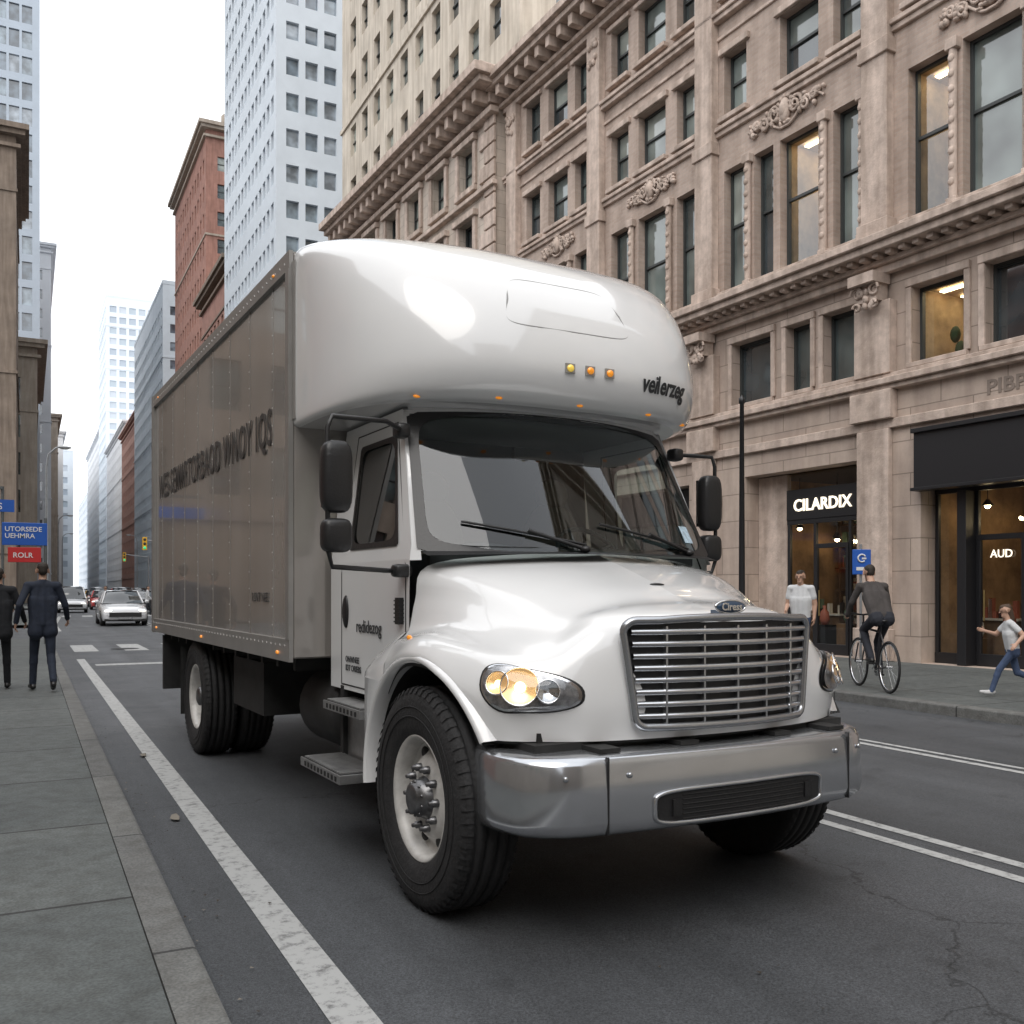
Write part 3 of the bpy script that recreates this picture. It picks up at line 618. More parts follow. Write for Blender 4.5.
def hoodn(ci,ri):
    e=.02; a=hoodpt(min(ci+e,NC-1.001),ri)-hoodpt(ci-e,ri); b_=hoodpt(ci,ri+e)-hoodpt(ci,ri-e); n_=a.cross(b_).normalized()
    if n_.y>0: n_=-n_
    return n_
b=MB(); b.grid(HD,0,True); 
o=b.obj('hood_and_fenders',[m_white],tr)
b=MB(); b.grid(HD*np.array([.985,.985,.99])+np.array([0,.01,-.006]),0,True); b.obj('hood_inner_lining',[m_chas],tr)
b=MB()
for sg in (-1,1):
    rows=[]
    for k in range(41):
        a=R(150-(150+4)*k/40); z=math.sin(a); yv=math.cos(a)
        o_=1.0 if a<R(110) else 1-.06*(a-R(110))/R(43)
        if sg>0 and yv<0: o_*=1+SQ*yv
        rows.append([(sg*1.08*o_,yv*.625,.53+z*.625),(sg*1.15*o_,yv*.63,.53+z*.63),(sg*1.165*o_,yv*.645,.53+z*.645),(sg*1.155*o_,yv*.665,.53+z*.665),(sg*1.08*o_,yv*.67,.53+z*.67)])
    b.grid(rows,0,True)
    rows=[[(sg*1.08,math.cos(a)*.63,.53+math.sin(a)*.63),(sg*.62,math.cos(a)*.60,.53+math.sin(a)*.60)] for a in [R(150-160*k/30) for k in range(31)]]
    b.grid(rows,1,True)
    b.quad((sg*.62,-.7,.5),(sg*.62,.75,.5),(sg*.62,.75,1.2),(sg*.62,-.7,1.2),1)
    rows=[]
    for k in range(16):
        a=R(50-54*k/15); rows.append([(sg*1.14,math.cos(a)*.655,.53+math.sin(a)*.655),(sg*1.135,.70,.53+math.sin(a)*.66),(sg*1.115,.745,.53+math.sin(a)*.66),(sg*1.05,.765,.53+math.sin(a)*.66),(sg*.97,.77,.53+math.sin(a)*.66)])
    b.grid(rows,0,True)
    rows=[]
    for y,f in ((.44,0),(.52,.15),(.62,.55),(.70,.85),(.745,1.0),(.77,1.25)):
        rows.append([(sg*(1.135-.02*f),y,1.03),(sg*(1.13-.02*f),y,1.12-.05*f),(sg*(1.07-.02*f),y,1.228-.085*f),(sg*.995,y,1.29-.10*f)])
    b.grid(rows,0,True)
b.obj('fender_flares',[m_white,m_chas],tr)
# headlights
for sg,ccen in ((-1,2.84),(1,NC-1-2.84)):
    def P(dc,dr,off):
        ci=ccen-sg*dc; ri=1.32+dr; p=hoodpt(ci,ri); return p+hoodn(ci,ri)*off
    def disc(b,sc_,off0,off1,m,seg=40,rings=6,sm=True):
        rows=[]
        for i in range(rings+1):
            q=i/rings; row=[]
            for k in range(seg):
                a=2*math.pi*k/seg; ca,sa=math.cos(a),math.sin(a)
                e=2/2.5; X=abs(ca)**e*math.copysign(1,ca); Y=abs(sa)**e*math.copysign(1,sa)
                yy=Y*(1+.24*X)
                p=P(-X*.80*(1+(sc_-1)*.6)*q,yy*.56*sc_*q+.13*X*q,off0+(off1-off0)*math.sqrt(max(0,1-q*q)))
                row.append(tuple(p))
            rows.append(row)
        b.grid(rows,m,sm,closec=True)
    b=MB(); disc(b,1.08,.002,.008,6); disc(b,1.0,.008,.014,0); disc(b,.90,.018,.019,1); disc(b,.92,.019,.05,2)
    for dc,dr,m_,r0 in ((-.06,.03,3,.080),(-.46,.08,3,.050),(.36,-.05,1,.048)):
        p=P(dc,dr,.022); nn=hoodn(ccen-sg*dc,1.3)
        q=nn.to_track_quat('Z','Y').to_matrix()
        rows=[[tuple(p+q@Vector((r0*f*math.cos(t),r0*f*math.sin(t),-.004+ .02*f*f))) for t in np.linspace(0,2*math.pi,24,endpoint=False)] for f in (0.01,.35,.7,1)]
        b.grid(rows,4 if m_==3 else 5,True,closec=True)
        b.tube([tuple(p+q@Vector((r0*1.02*math.cos(t),r0*1.02*math.sin(t),.017))) for t in np.linspace(0,2*math.pi,24,endpoint=False)],.004,5,5,closed=True)
        if m_!=1:
            rows=[[tuple(p+q@Vector((.30*r0*math.sin(f)*math.cos(t),.30*r0*math.sin(f)*math.sin(t),.02*math.cos(f)))) for t in np.linspace(0,2*math.pi,16,endpoint=False)] for f in np.linspace(0.01,1.57,5)]
            b.grid(rows,m_,True,closec=True)
    b.obj('headlight',[m_chrome,M('reflector',(.34,.34,.35),.3,.85,var=.5,vs=30),m_lens,m_bulb,m_bowl,m_chrome,m_tblack],tr)
# grille
b=MB()
def gv(x,off=0): return -.915+.092*(abs(x)/.56)**2.2-off
gx=np.linspace(-.55,.55,25); GX=lambda x:x*(.94 if x>0 else 1)
ZG0=.925
def gw(z): return .505+.045*(z-ZG0)/(1.37-ZG0)
b.grid([[(GX(x*gw(z)/.55),gv(x)+.012,z) for x in gx] for z in np.linspace(ZG0-.01,1.36,5)],1,True)
for i in range(8):
    z=.962+i*.0515
    rows=[]
    for dz,dy in ((-.014,.01),(-.016,-.012),(-.006,-.026),(.010,-.020),(.012,.01)):
        rows.append([(GX(x*(gw(z)-.02)/.55),gv(x)+dy,z+dz) for x in gx])
    b.grid(rows,0,True)
for x in (-.37,-.185,0,.177,.353):
    b.box(x-.005,x+.005,gv(x)-.014,gv(x)+.01,ZG0,1.345,0)
pts=[]
def corner(cx,cz,r,a0,a1):
    for k in range(7):
        a=R(a0+(a1-a0)*k/6); pts.append((cx+r*math.cos(a),cz+r*math.sin(a)))
corner(.50,1.315,.055,0,90); 
for x in np.linspace(.40,-.40,11): pts.append((x,1.37+.012*(1-(x/.4)**2)))
corner(-.50,1.315,.055,90,180); corner(-.455,ZG0+.04,.05,180,270)
for x in np.linspace(.36,-.36,9)[::-1]: pts.append((x,ZG0-.012))
corner(.455,ZG0+.04,.05,270,360)
b.tube([(GX(x),gv(x)-.004,z) for x,z in pts],.018,2,10,closed=True)
b.obj('grille',[m_gril,m_tblack,M('grille_surround',(.42,.43,.45),.22,.85)],tr)
b=MB(); rows=[]
for f,dy in ((0,-.014),(.8,-.012),(1,-.002)):
    rows.append([(-.01+.085*f*math.cos(t),-.885+dy+.0,1.425+.026*f*math.sin(t)) for t in np.linspace(0,2*math.pi,28,endpoint=False)])
b.grid(rows,0,True,closec=True); b.tube([(-.01+.088*math.cos(t),-.889,1.425+.028*math.sin(t)) for t in np.linspace(0,2*math.pi,28,endpoint=False)],.005,1,6,closed=True)
b.box(-.03,.03,-.885,-.78,1.39,1.41,0)
b.obj('hood_emblem',[M('emblem_blue',(.02,.05,.10),.3,coat=1),m_chrome],tr)
text('hood_emblem_letters','Ciress',.046,m_chrome,tr,(-.072,-.903,1.411),'front',.001,.0012)
b=MB(); b.ell((0,-.35,1.527),(.045,.02,.008),0); b.obj('hood_latch',[m_tblack],tr)
# bumper
half=[(1.03,-.42),(1.055,-.55),(1.05,-.68),(1.0,-.82),(.88,-.915),(.70,-.955),(.4,-.985),(0,-1.0)]
plan=np.array([(-x*1.035,y) for x,y in half]+[(x*.905,y) for x,y in half[:-1][::-1]])
pl=cr(plan,np.linspace(0,len(plan)-1,(len(plan)-1)*6+1))
def inset(p,d): 
    x,y=p; return (x*(1-d/1.1),y+d)
b=MB(); prof=[(.525,.10),(.502,.05),(.505,.02),(.525,.006),(.56,.0),(.68,.003),(.79,.010),(.812,.020),(.825,.038),(.828,.06),(.828,.2)]
b.grid([[(*inset(p,d),z) for p in pl] for z,d in prof],0,True)
b.obj('bumper',[m_bump],tr)
def bumpv(x):
    i=np.argmin(np.abs(pl[:,0]-x)+ (pl[:,1]>-.8)*5); j=i+1 if (pl[i][0]<x and i+1<len(pl)) else i-1
    a,c=pl[i],pl[j]; f=(x-a[0])/(c[0]-a[0]) if abs(c[0]-a[0])>1e-6 else 0
    return a[1]+(c[1]-a[1])*f
b=MB()
for x in (-.72,.68): b.box(x-.003,x+.003,bumpv(x)-.002,bumpv(x)+.02,.51,.822,0)
xs=np.linspace(-.49,.44,21)
b.grid([[(x,bumpv(x)-.004,z) for x in xs] for z in (.535,.655)],0,True)
for z in np.linspace(.545,.645,6): b.tube([(x*.75,bumpv(x*.75)-.006,z) for x in xs],.003,0,5)
b.obj('bumper_intake',[m_tblack],tr)
b=MB()
loop=[]
for k in range(48):
    t=2*math.pi*k/48; e=.35; X=-.025+.48*abs(math.cos(t))**e*math.copysign(1,math.cos(t)); Z=.597+.070*abs(math.sin(t))**e*math.copysign(1,math.sin(t)); loop.append((X,bumpv(X)-.003,Z))
b.tube(loop,.010,0,6,closed=True)
for x in (-.9,-.62,.58,.78): b.ell((x,bumpv(x),.745),(.012,.007,.012),0,8,6)
for x in (-.40,.36):
    b.box(x-.022,x+.022,bumpv(x)-.014,bumpv(x)+.0,.56,.63,1)
b.obj('bumper_trim',[m_bump,m_tblack],tr)
b=MB(); b.box(-.95,.84,-.76,-.5,.55,.86,0); b.box(-.90,.82,-.70,.35,.62,.9,0)
for x in (-.72,-.3,.25,.6): b.box(x,x+.10,-.9,-.74,.83,.848,0)
b.obj('engine_bay',[m_chas],tr)
# cab
b=MB()
def su(z): return .995-.105*max(0,(z-1.66))/.84
def vf(z): return .40 if z<1.68 else .40+.35*(z-1.68)/.80
wq=[(.60,1.745),(1.33,1.745),(1.33,2.35),(.79,2.35)]
for sg in (-1,1):
    S=lambda v,z:(sg*su(z),v,z)
    b.quad(S(.44,.90),S(1.66,.90),S(1.66,1.66),S(.42,1.66)); b.quad(S(.42,1.66),S(1.66,1.66),S(1.66,1.745),S(vf(1.745),1.745))
    b.quad(S(vf(1.745),1.745),S(*wq[0]),S(*wq[3]),S(vf(2.35),2.35)); b.quad(S(1.33,1.745),S(1.66,1.745),S(1.66,2.35),S(1.33,2.35))
    b.quad(S(vf(2.35),2.35),S(1.66,2.35),S(1.66,2.50),S(vf(2.5),2.50))
b.quad((-.89,.75,2.5),(.89,.75,2.5),(.89,1.66,2.5),(-.89,1.66,2.5)); b.quad((-.995,1.66,.9),(.995,1.66,.9),(.89,1.66,2.5),(-.89,1.66,2.5))
b.quad((-.995,.44,.9),(.995,.44,.9),(.995,1.66,.9),(-.995,1.66,.9))
WS=lambda a,t,off=0:( (.955-.10*t)*a, (.37+.38*t)-(.27-.09*t)*(1-abs(a)**2.3)-off, 1.70+.775*t+.02*t*(1-a*a))
for sg in (-1,1):
    b.grid([[WS(sg*1,t),(sg*(su(1.70+.775*t)),vf(1.70+.775*t)+.02,1.70+.775*t)] for t in np.linspace(-.06,1.03,8)],0,True)
b.grid([[WS(a,1.0),(WS(a,1.0)[0],WS(a,1)[1]+.05,2.56)] for a in np.linspace(-1,1,21)],0,True)
b.obj('cab_shell',[m_white],tr)
b=MB(); b.grid([[WS(a,t) for a in np.linspace(-1,1,33)] for t in np.linspace(0,1,9)],0,True); b.obj('windshield',[m_wsglass],tr)
b=MB()
def ringstrip(b,f,nx,inner,m,nn=96,outer=1.0):
    A=[];B=[]
    for k in range(nn):
        t=2*math.pi*(k+.5)/nn; c_,s_=math.cos(t),math.sin(t); q=1/max(abs(c_),abs(s_)); A.append(f(c_*q*outer,s_*q*outer))
        e=2/nx; B.append(f(abs(c_)**e*math.copysign(1,c_)*inner[0],abs(s_)**e*math.copysign(1,s_)*inner[1]))
    b.grid([A,B],m,True,closec=True)
ringstrip(b,lambda x,y:WS(x,.5+.5*y,.006),9,(.965,.94),0,outer=1.02)
b.obj('windshield_seal',[m_tblack],tr)
b=MB()
for sg in (-1,1):
    def F(x,y,off=.006):
        s_,t_=(x+1)/2,(y+1)/2
        v=(wq[0][0]*(1-s_)+wq[1][0]*s_)*(1-t_)+(wq[3][0]*(1-s_)+wq[2][0]*s_)*t_; z=1.745+.605*t_
        return (sg*(su(z)+off),v,z)
    ringstrip(b,F,7,(.93,.92),0,outer=1.03)
    b.grid([[F(x,y,-.004) for x in (-1,1)] for y in (-1,1)],1,False)
    for path in ([(.47,.93),(.47,1.62)],[(.47,1.62),(.80,2.43)],[(.80,2.43),(1.42,2.43)],[(1.42,2.43),(1.46,1.6)],[(1.46,1.6),(1.46,.93)],[(1.46,.93),(.47,.93)]):
        b.tube([(sg*(su(z)-.001),v,z) for v,z in path],.005,0,5)
    b.ell((sg*.997,1.38,1.37),(.02,.045,.10),0,12,8)
    b.box(sg*1.0-.02,sg*1.0+.02,.50,.56,1.32,1.46,0)
    for k in range(6): b.box(sg*1.0-.025,sg*1.0+.025,.495,.565,1.33+k*.022,1.338+k*.022,0)
b.obj('side_windows_and_seals',[m_tblack,m_wsglass],tr)
b=MB()
b.grid([[(WS(a,-.02)[0]*1.0,WS(a,-.02)[1]-.08,1.675+.012*(1-a*a)),(WS(a,0)[0],WS(a,0)[1]-.005,1.70)] for a in np.linspace(-1,1,25)],0,True)
for a0,a1 in ((-.80,-.12),(.02,.72)):
    pb=Vector(WS(a1-.02,.02,.03)); pm=Vector(WS((a0+a1)/2,.14,.035)); 
    b.tube([tuple(pb),tuple(pm)],.011,0,6); b.tube([WS(a,.20-.15*(a-a0)/(a1-a0),.02) for a in np.linspace(a0,a1,8)],.008,0,6); b.ell(tuple(pb),(.03,.03,.02),0)
b.obj('cowl_and_wipers',[m_tblack],tr)
b=MB()
b.box(-.88,.88,.42,.80,1.35,1.69,0); b.ell((-.42,.70,1.70),(.26,.14,.07),0)
for x in (-.45,.45):
    b.box(x-.24,x+.24,1.0,1.45,1.2,1.4,1); b.ell((x,1.36,1.72),(.25,.09,.38),1,14,10); b.ell((x,1.36,2.14),(.13,.06,.11),1,12,8)
b.quad((-.95,1.62,.95),(.95,1.62,.95),(.88,1.62,2.49),(-.88,1.62,2.49),0); b.quad((-.88,.76,2.49),(.88,.76,2.49),(.88,1.62,2.49),(-.88,1.62,2.49),2)
b.quad((-.95,.45,.95),(.95,.45,.95),(.95,1.62,.95),(-.95,1.62,.95),0)
b.box(-.12,.12,.86,.9,2.28,2.36,0)
ce=Vector((.42,.86,1.72)); q=Matrix.Rotation(R(-40),3,'X')
b.tube([tuple(ce+q@Vector((.22*math.cos(t),.0,.22*math.sin(t)))) for t in np.linspace(0,2*math.pi,28,endpoint=False)],.015,0,8,closed=True)
for t in (0.4,2.7,4.7): b.tube([tuple(ce),tuple(ce+q@Vector((.22*math.cos(t),0,.22*math.sin(t))))],.012,0,6)
b.obj('cab_interior',[m_dark,M('seat_fabric',(.13,.11,.095),.9),M('headliner',(.2,.2,.19),.9)],tr)
b=MB(); b.add([WS(.74+.10*x,.10+.13*y,.009) for x,y in ((0,0),(1,0),(1,1),(0,1))],[(0,1,2,3)],0); b.obj('inspection_sticker',[M('sticker',(.45,.58,.68),.5,var=.4,vs=40)],tr)
# roof fairing : nearly flat sides, flat-topped, sloping nose
ZT=[2.515,2.53,2.58,2.70,2.88,3.06,3.24,3.40,3.51,3.58,3.612,3.625]; VT=[.42,.34,.27,.225,.25,.325,.455,.64,.87,1.14,1.42,1.72]; WT=[1.18,1.212,1.22,1.222,1.222,1.222,1.222,1.221,1.218,1.21,1.195,1.16]
NE=3.1
def attic_v(u,z):
    vf_=np.interp(z,ZT,VT); w_=np.interp(z,ZT,WT); return 1.72-(1.72-vf_)*max(0,1-abs(u/w_)**NE)**(1/NE)
zz=cr(np.array([ZT,VT,WT]).T,np.linspace(0,11,67))
rows=[]
for z,vv,w_ in zz:
    row=[]
    for k in range(97):
        a=math.pi*k/96; c_,s_=math.cos(a),math.sin(a); e=2/NE
        row.append((-w_*abs(c_)**e*math.copysign(1,c_),1.72-(1.72-vv)*abs(s_)**e,z))
    rows.append(row)
b=MB(); b.grid(rows,0,True)
b.add([p for p in rows[0]],[tuple(range(97))],0)
b.obj('roof_fairing',[m_white],tr)
def fp(u,z,o): return (u,attic_v(u,z)-o,z)
b=MB(); loop=[]
for t in np.linspace(0,1,72,endpoint=False):
    a=2*math.pi*t; e=.3; X=abs(math.cos(a))**e*math.copysign(1,math.cos(a)); Z=abs(math.sin(a))**e*math.copysign(1,math.sin(a))
    z=3.06+.15*Z; u=-.10+(.36-.05*Z)*X; loop.append(fp(u,z,.0))
b.tube(loop,.0055,0,6,closed=True)
b.obj('fairing_panel_seam',[M('seam_grey',(.30,.30,.30),.5)],tr)
b=MB()
for sg in (-1,1):
    X=sg*1.2225
    a,c=(X-.005,X+.002) if sg<0 else (X-.002,X+.005)
    b.box(a,c,1.66,1.715,2.56,3.54,0)
b.obj('fairing_joint_strip',[m_boxtrim],tr)
b=MB()
for u,mi in ((-.14,1),(-.01,0),(.12,0)):
    p=fp(u,2.70,.010); b.ell(p,(.022,.014,.020),mi,12,8)
    b.box(p[0]-.030,p[0]+.030,p[1]+.002,p[1]+.012,p[2]-.026,p[2]+.026,2)
for u in (-.9,-.5,.0,.5,.9):
    p=fp(u,2.53,.002); b.ell(p,(.022,.012,.009),0,10,6)
b.obj('clearance_lights',[m_amber,m_yellow,m_boxtrim],tr)
text('fairing_letters','veilerzeg',.135,m_letter,tr,(.36,0,2.635),'front',.002,.003,sx=.78,proj=lambda p:(p[0],attic_v(p[0],p[2])-.014+p[1],p[2]))
text('door_letters','redidezog',.105,m_letter,tr,(-1.0,1.20,1.255),'side',.001,.0005,sx=.95)
text('door_small_letters','ONWNEE\nIDT ORIEBS',.052,m_letter,tr,(-1.0,1.38,1.07),'side',.001,.0005)
# cargo box
b=MB(); BXW=1.22; V0,V1,ZB,ZTp=1.72,6.95,1.07,3.60
b.box(-BXW,BXW,V0,V1,ZB,ZTp,0)
b.obj('cargo_box',[m_alu],tr,bevel=.01,bseg=1)
b=MB()
for sg in (-1,1):
    X=sg*BXW
    x0,x1=(X-.025,X+.0) if sg<0 else (X,X+.025)
    b.box(x0,x1,V0,V1,ZB-.02,ZB+.12,0); b.box(x0,x1,V0,V1,ZTp-.10,ZTp+.015,0)
    x2,x3=(X-.03,X) if sg<0 else (X,X+.03)
    b.box(x2,x3,V0-.002,V0+.07,ZB+.12,ZTp-.1,0); b.box(x2,x3,V1-.09,V1+.01,ZB-.03,ZTp+.02,0)
    k=V0+.46
    xa,xb=(X-.004,X) if sg<0 else (X,X+.004)
    while k<V1-.2:
        b.box(xa,xb,k-.014,k+.014,ZB+.12,ZTp-.1,2)
        z=ZB+.2
        while z<ZTp-.15: b.ell((X+sg*.004,k,z),(.003,.005,.005),0,5,4); z+=.12
        k+=.61
    k=V0+.1
    while k<V1:
        b.ell((X+sg*.026,k,ZB+.08),(.005,.009,.009),0,6,4); b.ell((X+sg*.026,k,ZTp-.05),(.005,.009,.009),0,6,4); k+=.105
    for k in (V0+.25,(V0+V1)/2,V1-.3): b.ell((X+sg*.03,k,ZB+.03),(.012,.025,.014),3,10,6); 
    for k in (V0+.35,V1-.4): b.ell((X+sg*.028,k,ZTp-.05),(.010,.02,.010),3,10,6)
b.box(-BXW,BXW,V0+.01,V1-.01,ZTp,ZTp+.012,0)
b.obj('cargo_box_rails',[m_boxtrim,m_white,m_alu,m_amber],tr,bevel=.003,bseg=1)
text('cargo_box_letters','WES-SEMMRTORBAOD WNOY IQS',.35,m_letterside,tr,(-BXW-.008,6.60,2.47),'side',.001,.004,sx=.74,sp=1.12)
text('cargo_box_small_letters','ROVT NEE',.09,m_letterside,tr,(-BXW-.008,2.7,1.42),'side',.001,.001)
b=MB()
for x in (-.43,.43): b.box(x-.04,x+.04,-.7,6.9,.72,.98,0)
for y in (1.2,2.2,3.2,4.2,5.6,6.7): b.box(-.4,.4,y,y+.08,.76,.94,0)
k=1.9
while k<6.9: b.box(-1.15,1.15,k,k+.05,.98,1.068,0); k+=.4
b.tube([(-1,4.93,.53),(1,4.93,.53)],.075,0,12); b.ell((0,4.93,.53),(.24,.22,.22),0); b.tube([(-.95,0,.50),(.95,0,.50)],.06,0,10)
b.tube([(0,.8,.62),(0,4.8,.55)],.05,0,10)
b.box(-1.05,-.55,3.05,4.0,.55,.95,0); b.box(.55,1.05,2.0,3.4,.5,.95,0)
for sg in (-1,1): b.quad((sg*.85,5.65,.28),(sg*1.18,5.65,.28),(sg*1.18,5.65,1.0),(sg*.85,5.65,1.0),0)
b.box(-1.1,1.1,6.85,6.93,.55,.68,0)
for x in (-.8,.8): b.box(x-.04,x+.04,6.8,6.88,.6,1.05,0)
b.box(-1.2,-.9,6.5,6.56,.45,1.02,0)
b.obj('chassis',[m_chas],tr)
b=MB()
for sg in (-1,1):
    for (x0,x1,z,y0,y1) in ((.92,1.12,.84,.82,1.44),(.98,1.24,.50,.80,1.50)):
        a,c=(x0*sg,x1*sg) if sg>0 else (x1*sg,x0*sg)
        b.box(a,c,y0,y1,z-.05,z,0)
        k=y0+.03
        while k<y1-.03: b.box(a+.012,c-.012,k,k+.016,z,z+.012,0); k+=.038
        b.box(a+.008,c-.008,y0+.01,y1-.01,z,z+.003,1)
        k=y0+.05
        xs_=a if sg<0 else c
        while k<y1-.05: b.box(xs_-.004 if sg<0 else xs_,xs_ if sg<0 else xs_+.004,k,k+.025,z-.04,z-.012,1); k+=.06
    a,c=(.96,1.0) if sg>0 else (-1.0,-.96)
    for y in (.84,1.42): b.box(a,c,y,y+.05,.46,.92,1)
    a,c=(.70,.97) if sg>0 else (-.97,-.70)
    b.box(a,c,.84,1.46,.46,.80,0)
    b.lathe([(0,-.35),(.24,-.34),(.26,-.3),(.26,.3),(.24,.34),(0,.35)],(sg*.76,1.95,.72),1,24,'y')
b.obj('cab_steps',[M('step_aluminium',(.36,.36,.36),.4,.8,var=.2,vs=10),m_chas],tr,bevel=.003,bseg=1)
def rbox(b,c,d,m,n_=4.,seg=20,rings=12):
    rows=[]
    for i in range(rings+1):
        f=math.pi*i/rings; row=[]
        for k in range(seg):
            t=2*math.pi*k/seg; e=2/n_
            g=lambda q:abs(q)**e*math.copysign(1,q) if abs(q)>1e-9 else 0
            row.append((c[0]+d[0]*g(math.sin(f))*g(math.cos(t)),c[1]+d[1]*g(math.sin(f))*g(math.sin(t)),c[2]+d[2]*g(math.cos(f))))
        rows.append(row)
    b.grid(rows,m,True,closec=True)
for sg,X,Y in ((-1,-1.39,.42),(1,1.19,.62)):
    b=MB()
    rbox(b,(X,Y,2.06),(.078,.055,.18),0); rbox(b,(X,Y,1.77),(.075,.055,.085),0)
    b.box(X-.06,X+.06,Y+.048,Y+.060,1.91,2.21,1)
    b.tube([(sg*.93,.66,2.36),(sg*1.1,Y+.06,2.37),(X+.02*sg,Y,2.36),(X+.045*sg,Y,2.30),(X+.045*sg,Y-.01,1.70),(X+.02*sg,Y,1.615),(sg*1.1,Y+.05,1.60),(sg*.98,.56,1.60)],.013,0,8)
    rbox(b,(sg*1.02,Y+.05,1.60),(.05,.045,.035),0); rbox(b,(sg*.94,.66,2.36),(.04,.05,.04),0)
    b.obj('mirror_assembly',[m_tblack,m_chrome],tr)
b=MB(); b.ell(tuple(hoodpt(.55,2.0)+Vector((-.006,0,0))),(.010,.026,.013),0); b.ell((1.1,.2,1.22),(.02,.035,.02),0); b.obj('fender_marker',[m_amber],tr)
def tyre(b,c,sg,m=0):
    half=[(.285,.11),(.30,.128),(.34,.142),(.40,.150),(.455,.148),(.49,.138),(.512,.122),(.52,.105),(.521,.09),(.508,.087),(.508,.075),(.522,.072),(.523,.038),(.508,.035),(.508,.022),(.523,.019)]
    prof=half+[(r,-x) for r,x in half[::-1]]
    b.lathe([(r,sg*x) for r,x in prof],c,m,72)
    for r_ in (.385,.43): b.tube([(c[0]+sg*.151,c[1]+r_*math.cos(t),c[2]+r_*math.sin(t)) for t in np.linspace(0,2*math.pi,60,endpoint=False)],.0025,m,4,closed=True)
    for k in range(60):
        t=2*math.pi*k/60
        for s2 in (-1,1):
            y0,z0=math.cos(t),math.sin(t); dy,dz=-math.sin(t),math.cos(t); w_=.012
            vs=[]
            for (r,x) in ((.518,.088),(.5225,.095),(.514,.124),(.490,.141)):
                for q in (-w_,w_): vs.append((c[0]+s2*(x+.003),c[1]+y0*(r+.003)+dy*q,c[2]+z0*(r+.003)+dz*q))
            b.add(vs,[(0,1,3,2),(2,3,5,4),(4,5,7,6)],m)
def wheel(name,c,sg,front=True):
    b=MB(); tyre(b,c,sg)
    X=lambda x:sg*x
    b.lathe([(.262,X(-.1)),(.262,X(.07)),(.272,X(.105)),(.292,X(.128)),(.298,X(.122)),(.290,X(.108))],c,1,48)
    if front: pr=[(.263,X(.045)),(.245,X(.03)),(.225,X(.035)),(.185,X(.075)),(.165,X(.088)),(.10,X(.090)),(.0,X(.09))]
    else: pr=[(.263,X(-.02)),(.24,X(-.045)),(.19,X(-.08)),(.165,X(-.09)),(.0,X(-.09))]
    b.lathe(pr,c,1,48)
    hx=.09 if front else -.09
    for k in range(8 if front else 6):
        t=2*math.pi*(k+.5)/(8 if front else 6); rr=.213; cx=c[0]+X((.050 if front else -.060)); 
        b.ell((cx,c[1]+rr*math.cos(t),c[2]+rr*math.sin(t)),(.016,.030,.030),2,14,8)
    for k in range(10):
        t=2*math.pi*k/10; rr=.143
        b.lathe([(.0,X(hx+.045)),(.010,X(hx+.045)),(.011,X(hx+.03)),(.018,X(hx+.026)),(.02,X(hx-.005))],(c[0],c[1]+rr*math.cos(t),c[2]+rr*math.sin(t)),3,8)
    if front: b.lathe([(.0,X(.165)),(.055,X(.163)),(.07,X(.157)),(.075,X(.14)),(.086,X(.135)),(.090,X(.11)),(.100,X(.095)),(.102,X(.088))],c,3,28)
    else: b.lathe([(.0,X(.115)),(.06,X(.113)),(.085,X(.10)),(.09,X(.0)),(.11,X(-.02)),(.112,X(-.09))],c,3,28)
    if front:
        for k in range(10):
            t=2*math.pi*(k+.5)/10; b.ell((c[0]+X(.136),c[1]+.078*math.cos(t),c[2]+.078*math.sin(t)),(.012,.009,.009),3,6,4)
    return b.obj(name,[m_rub,m_rim,m_chas,M('hub_steel',(.16,.16,.165),.35,.85,var=.4,vs=20)],tr)
for sg in (-1,1):
    wheel('front_wheel',(sg*(1.01 if sg<0 else .93),0,.523),sg,True)
    wheel('rear_wheel_outer',(sg*1.05,4.93,.523),sg,False); wheel('rear_wheel_inner',(sg*.72,4.93,.523),sg,False)
# ---------------------------------------------------------------- people
def capsule(p0,p1,r0,r1,seg=10):
    p0,p1=Vector(p0),Vector(p1); t=(p1-p0); L=t.length
    t=t.normalized() if L>1e-6 else Vector((0,0,1))
    a=Vector((0,0,1)) if abs(t.z)<.9 else Vector((1,0,0)); x=t.cross(a).normalized(); y=t.cross(x); rows=[]
    for c,r,angs in ((p0,r0,(-85,-50,-20)),(p1,r1,(0,25,55,85))):
        for g in angs:
            ce=c+t*(r*math.sin(R(g))); rr=r*math.cos(R(g)); rows.append([ce+(x*math.cos(2*math.pi*k/seg)+y*math.sin(2*math.pi*k/seg))*rr for k in range(seg)])
    vs=[tuple(p) for r_ in rows for p in r_]; fs=[]
    for i in range(len(rows)-1):
        for j in range(seg): fs.append((i*seg+j,i*seg+(j+1)%seg,(i+1)*seg+(j+1)%seg,(i+1)*seg+j))
    fs.append(tuple(range(seg))[::-1]); n_=(len(rows)-1)*seg; fs.append(tuple(range(n_,n_+seg)))
    return vs,fs
m_eye=M('eyes',(.03,.02,.015),.3); m_lip=M('lips',(.35,.16,.13),.5)
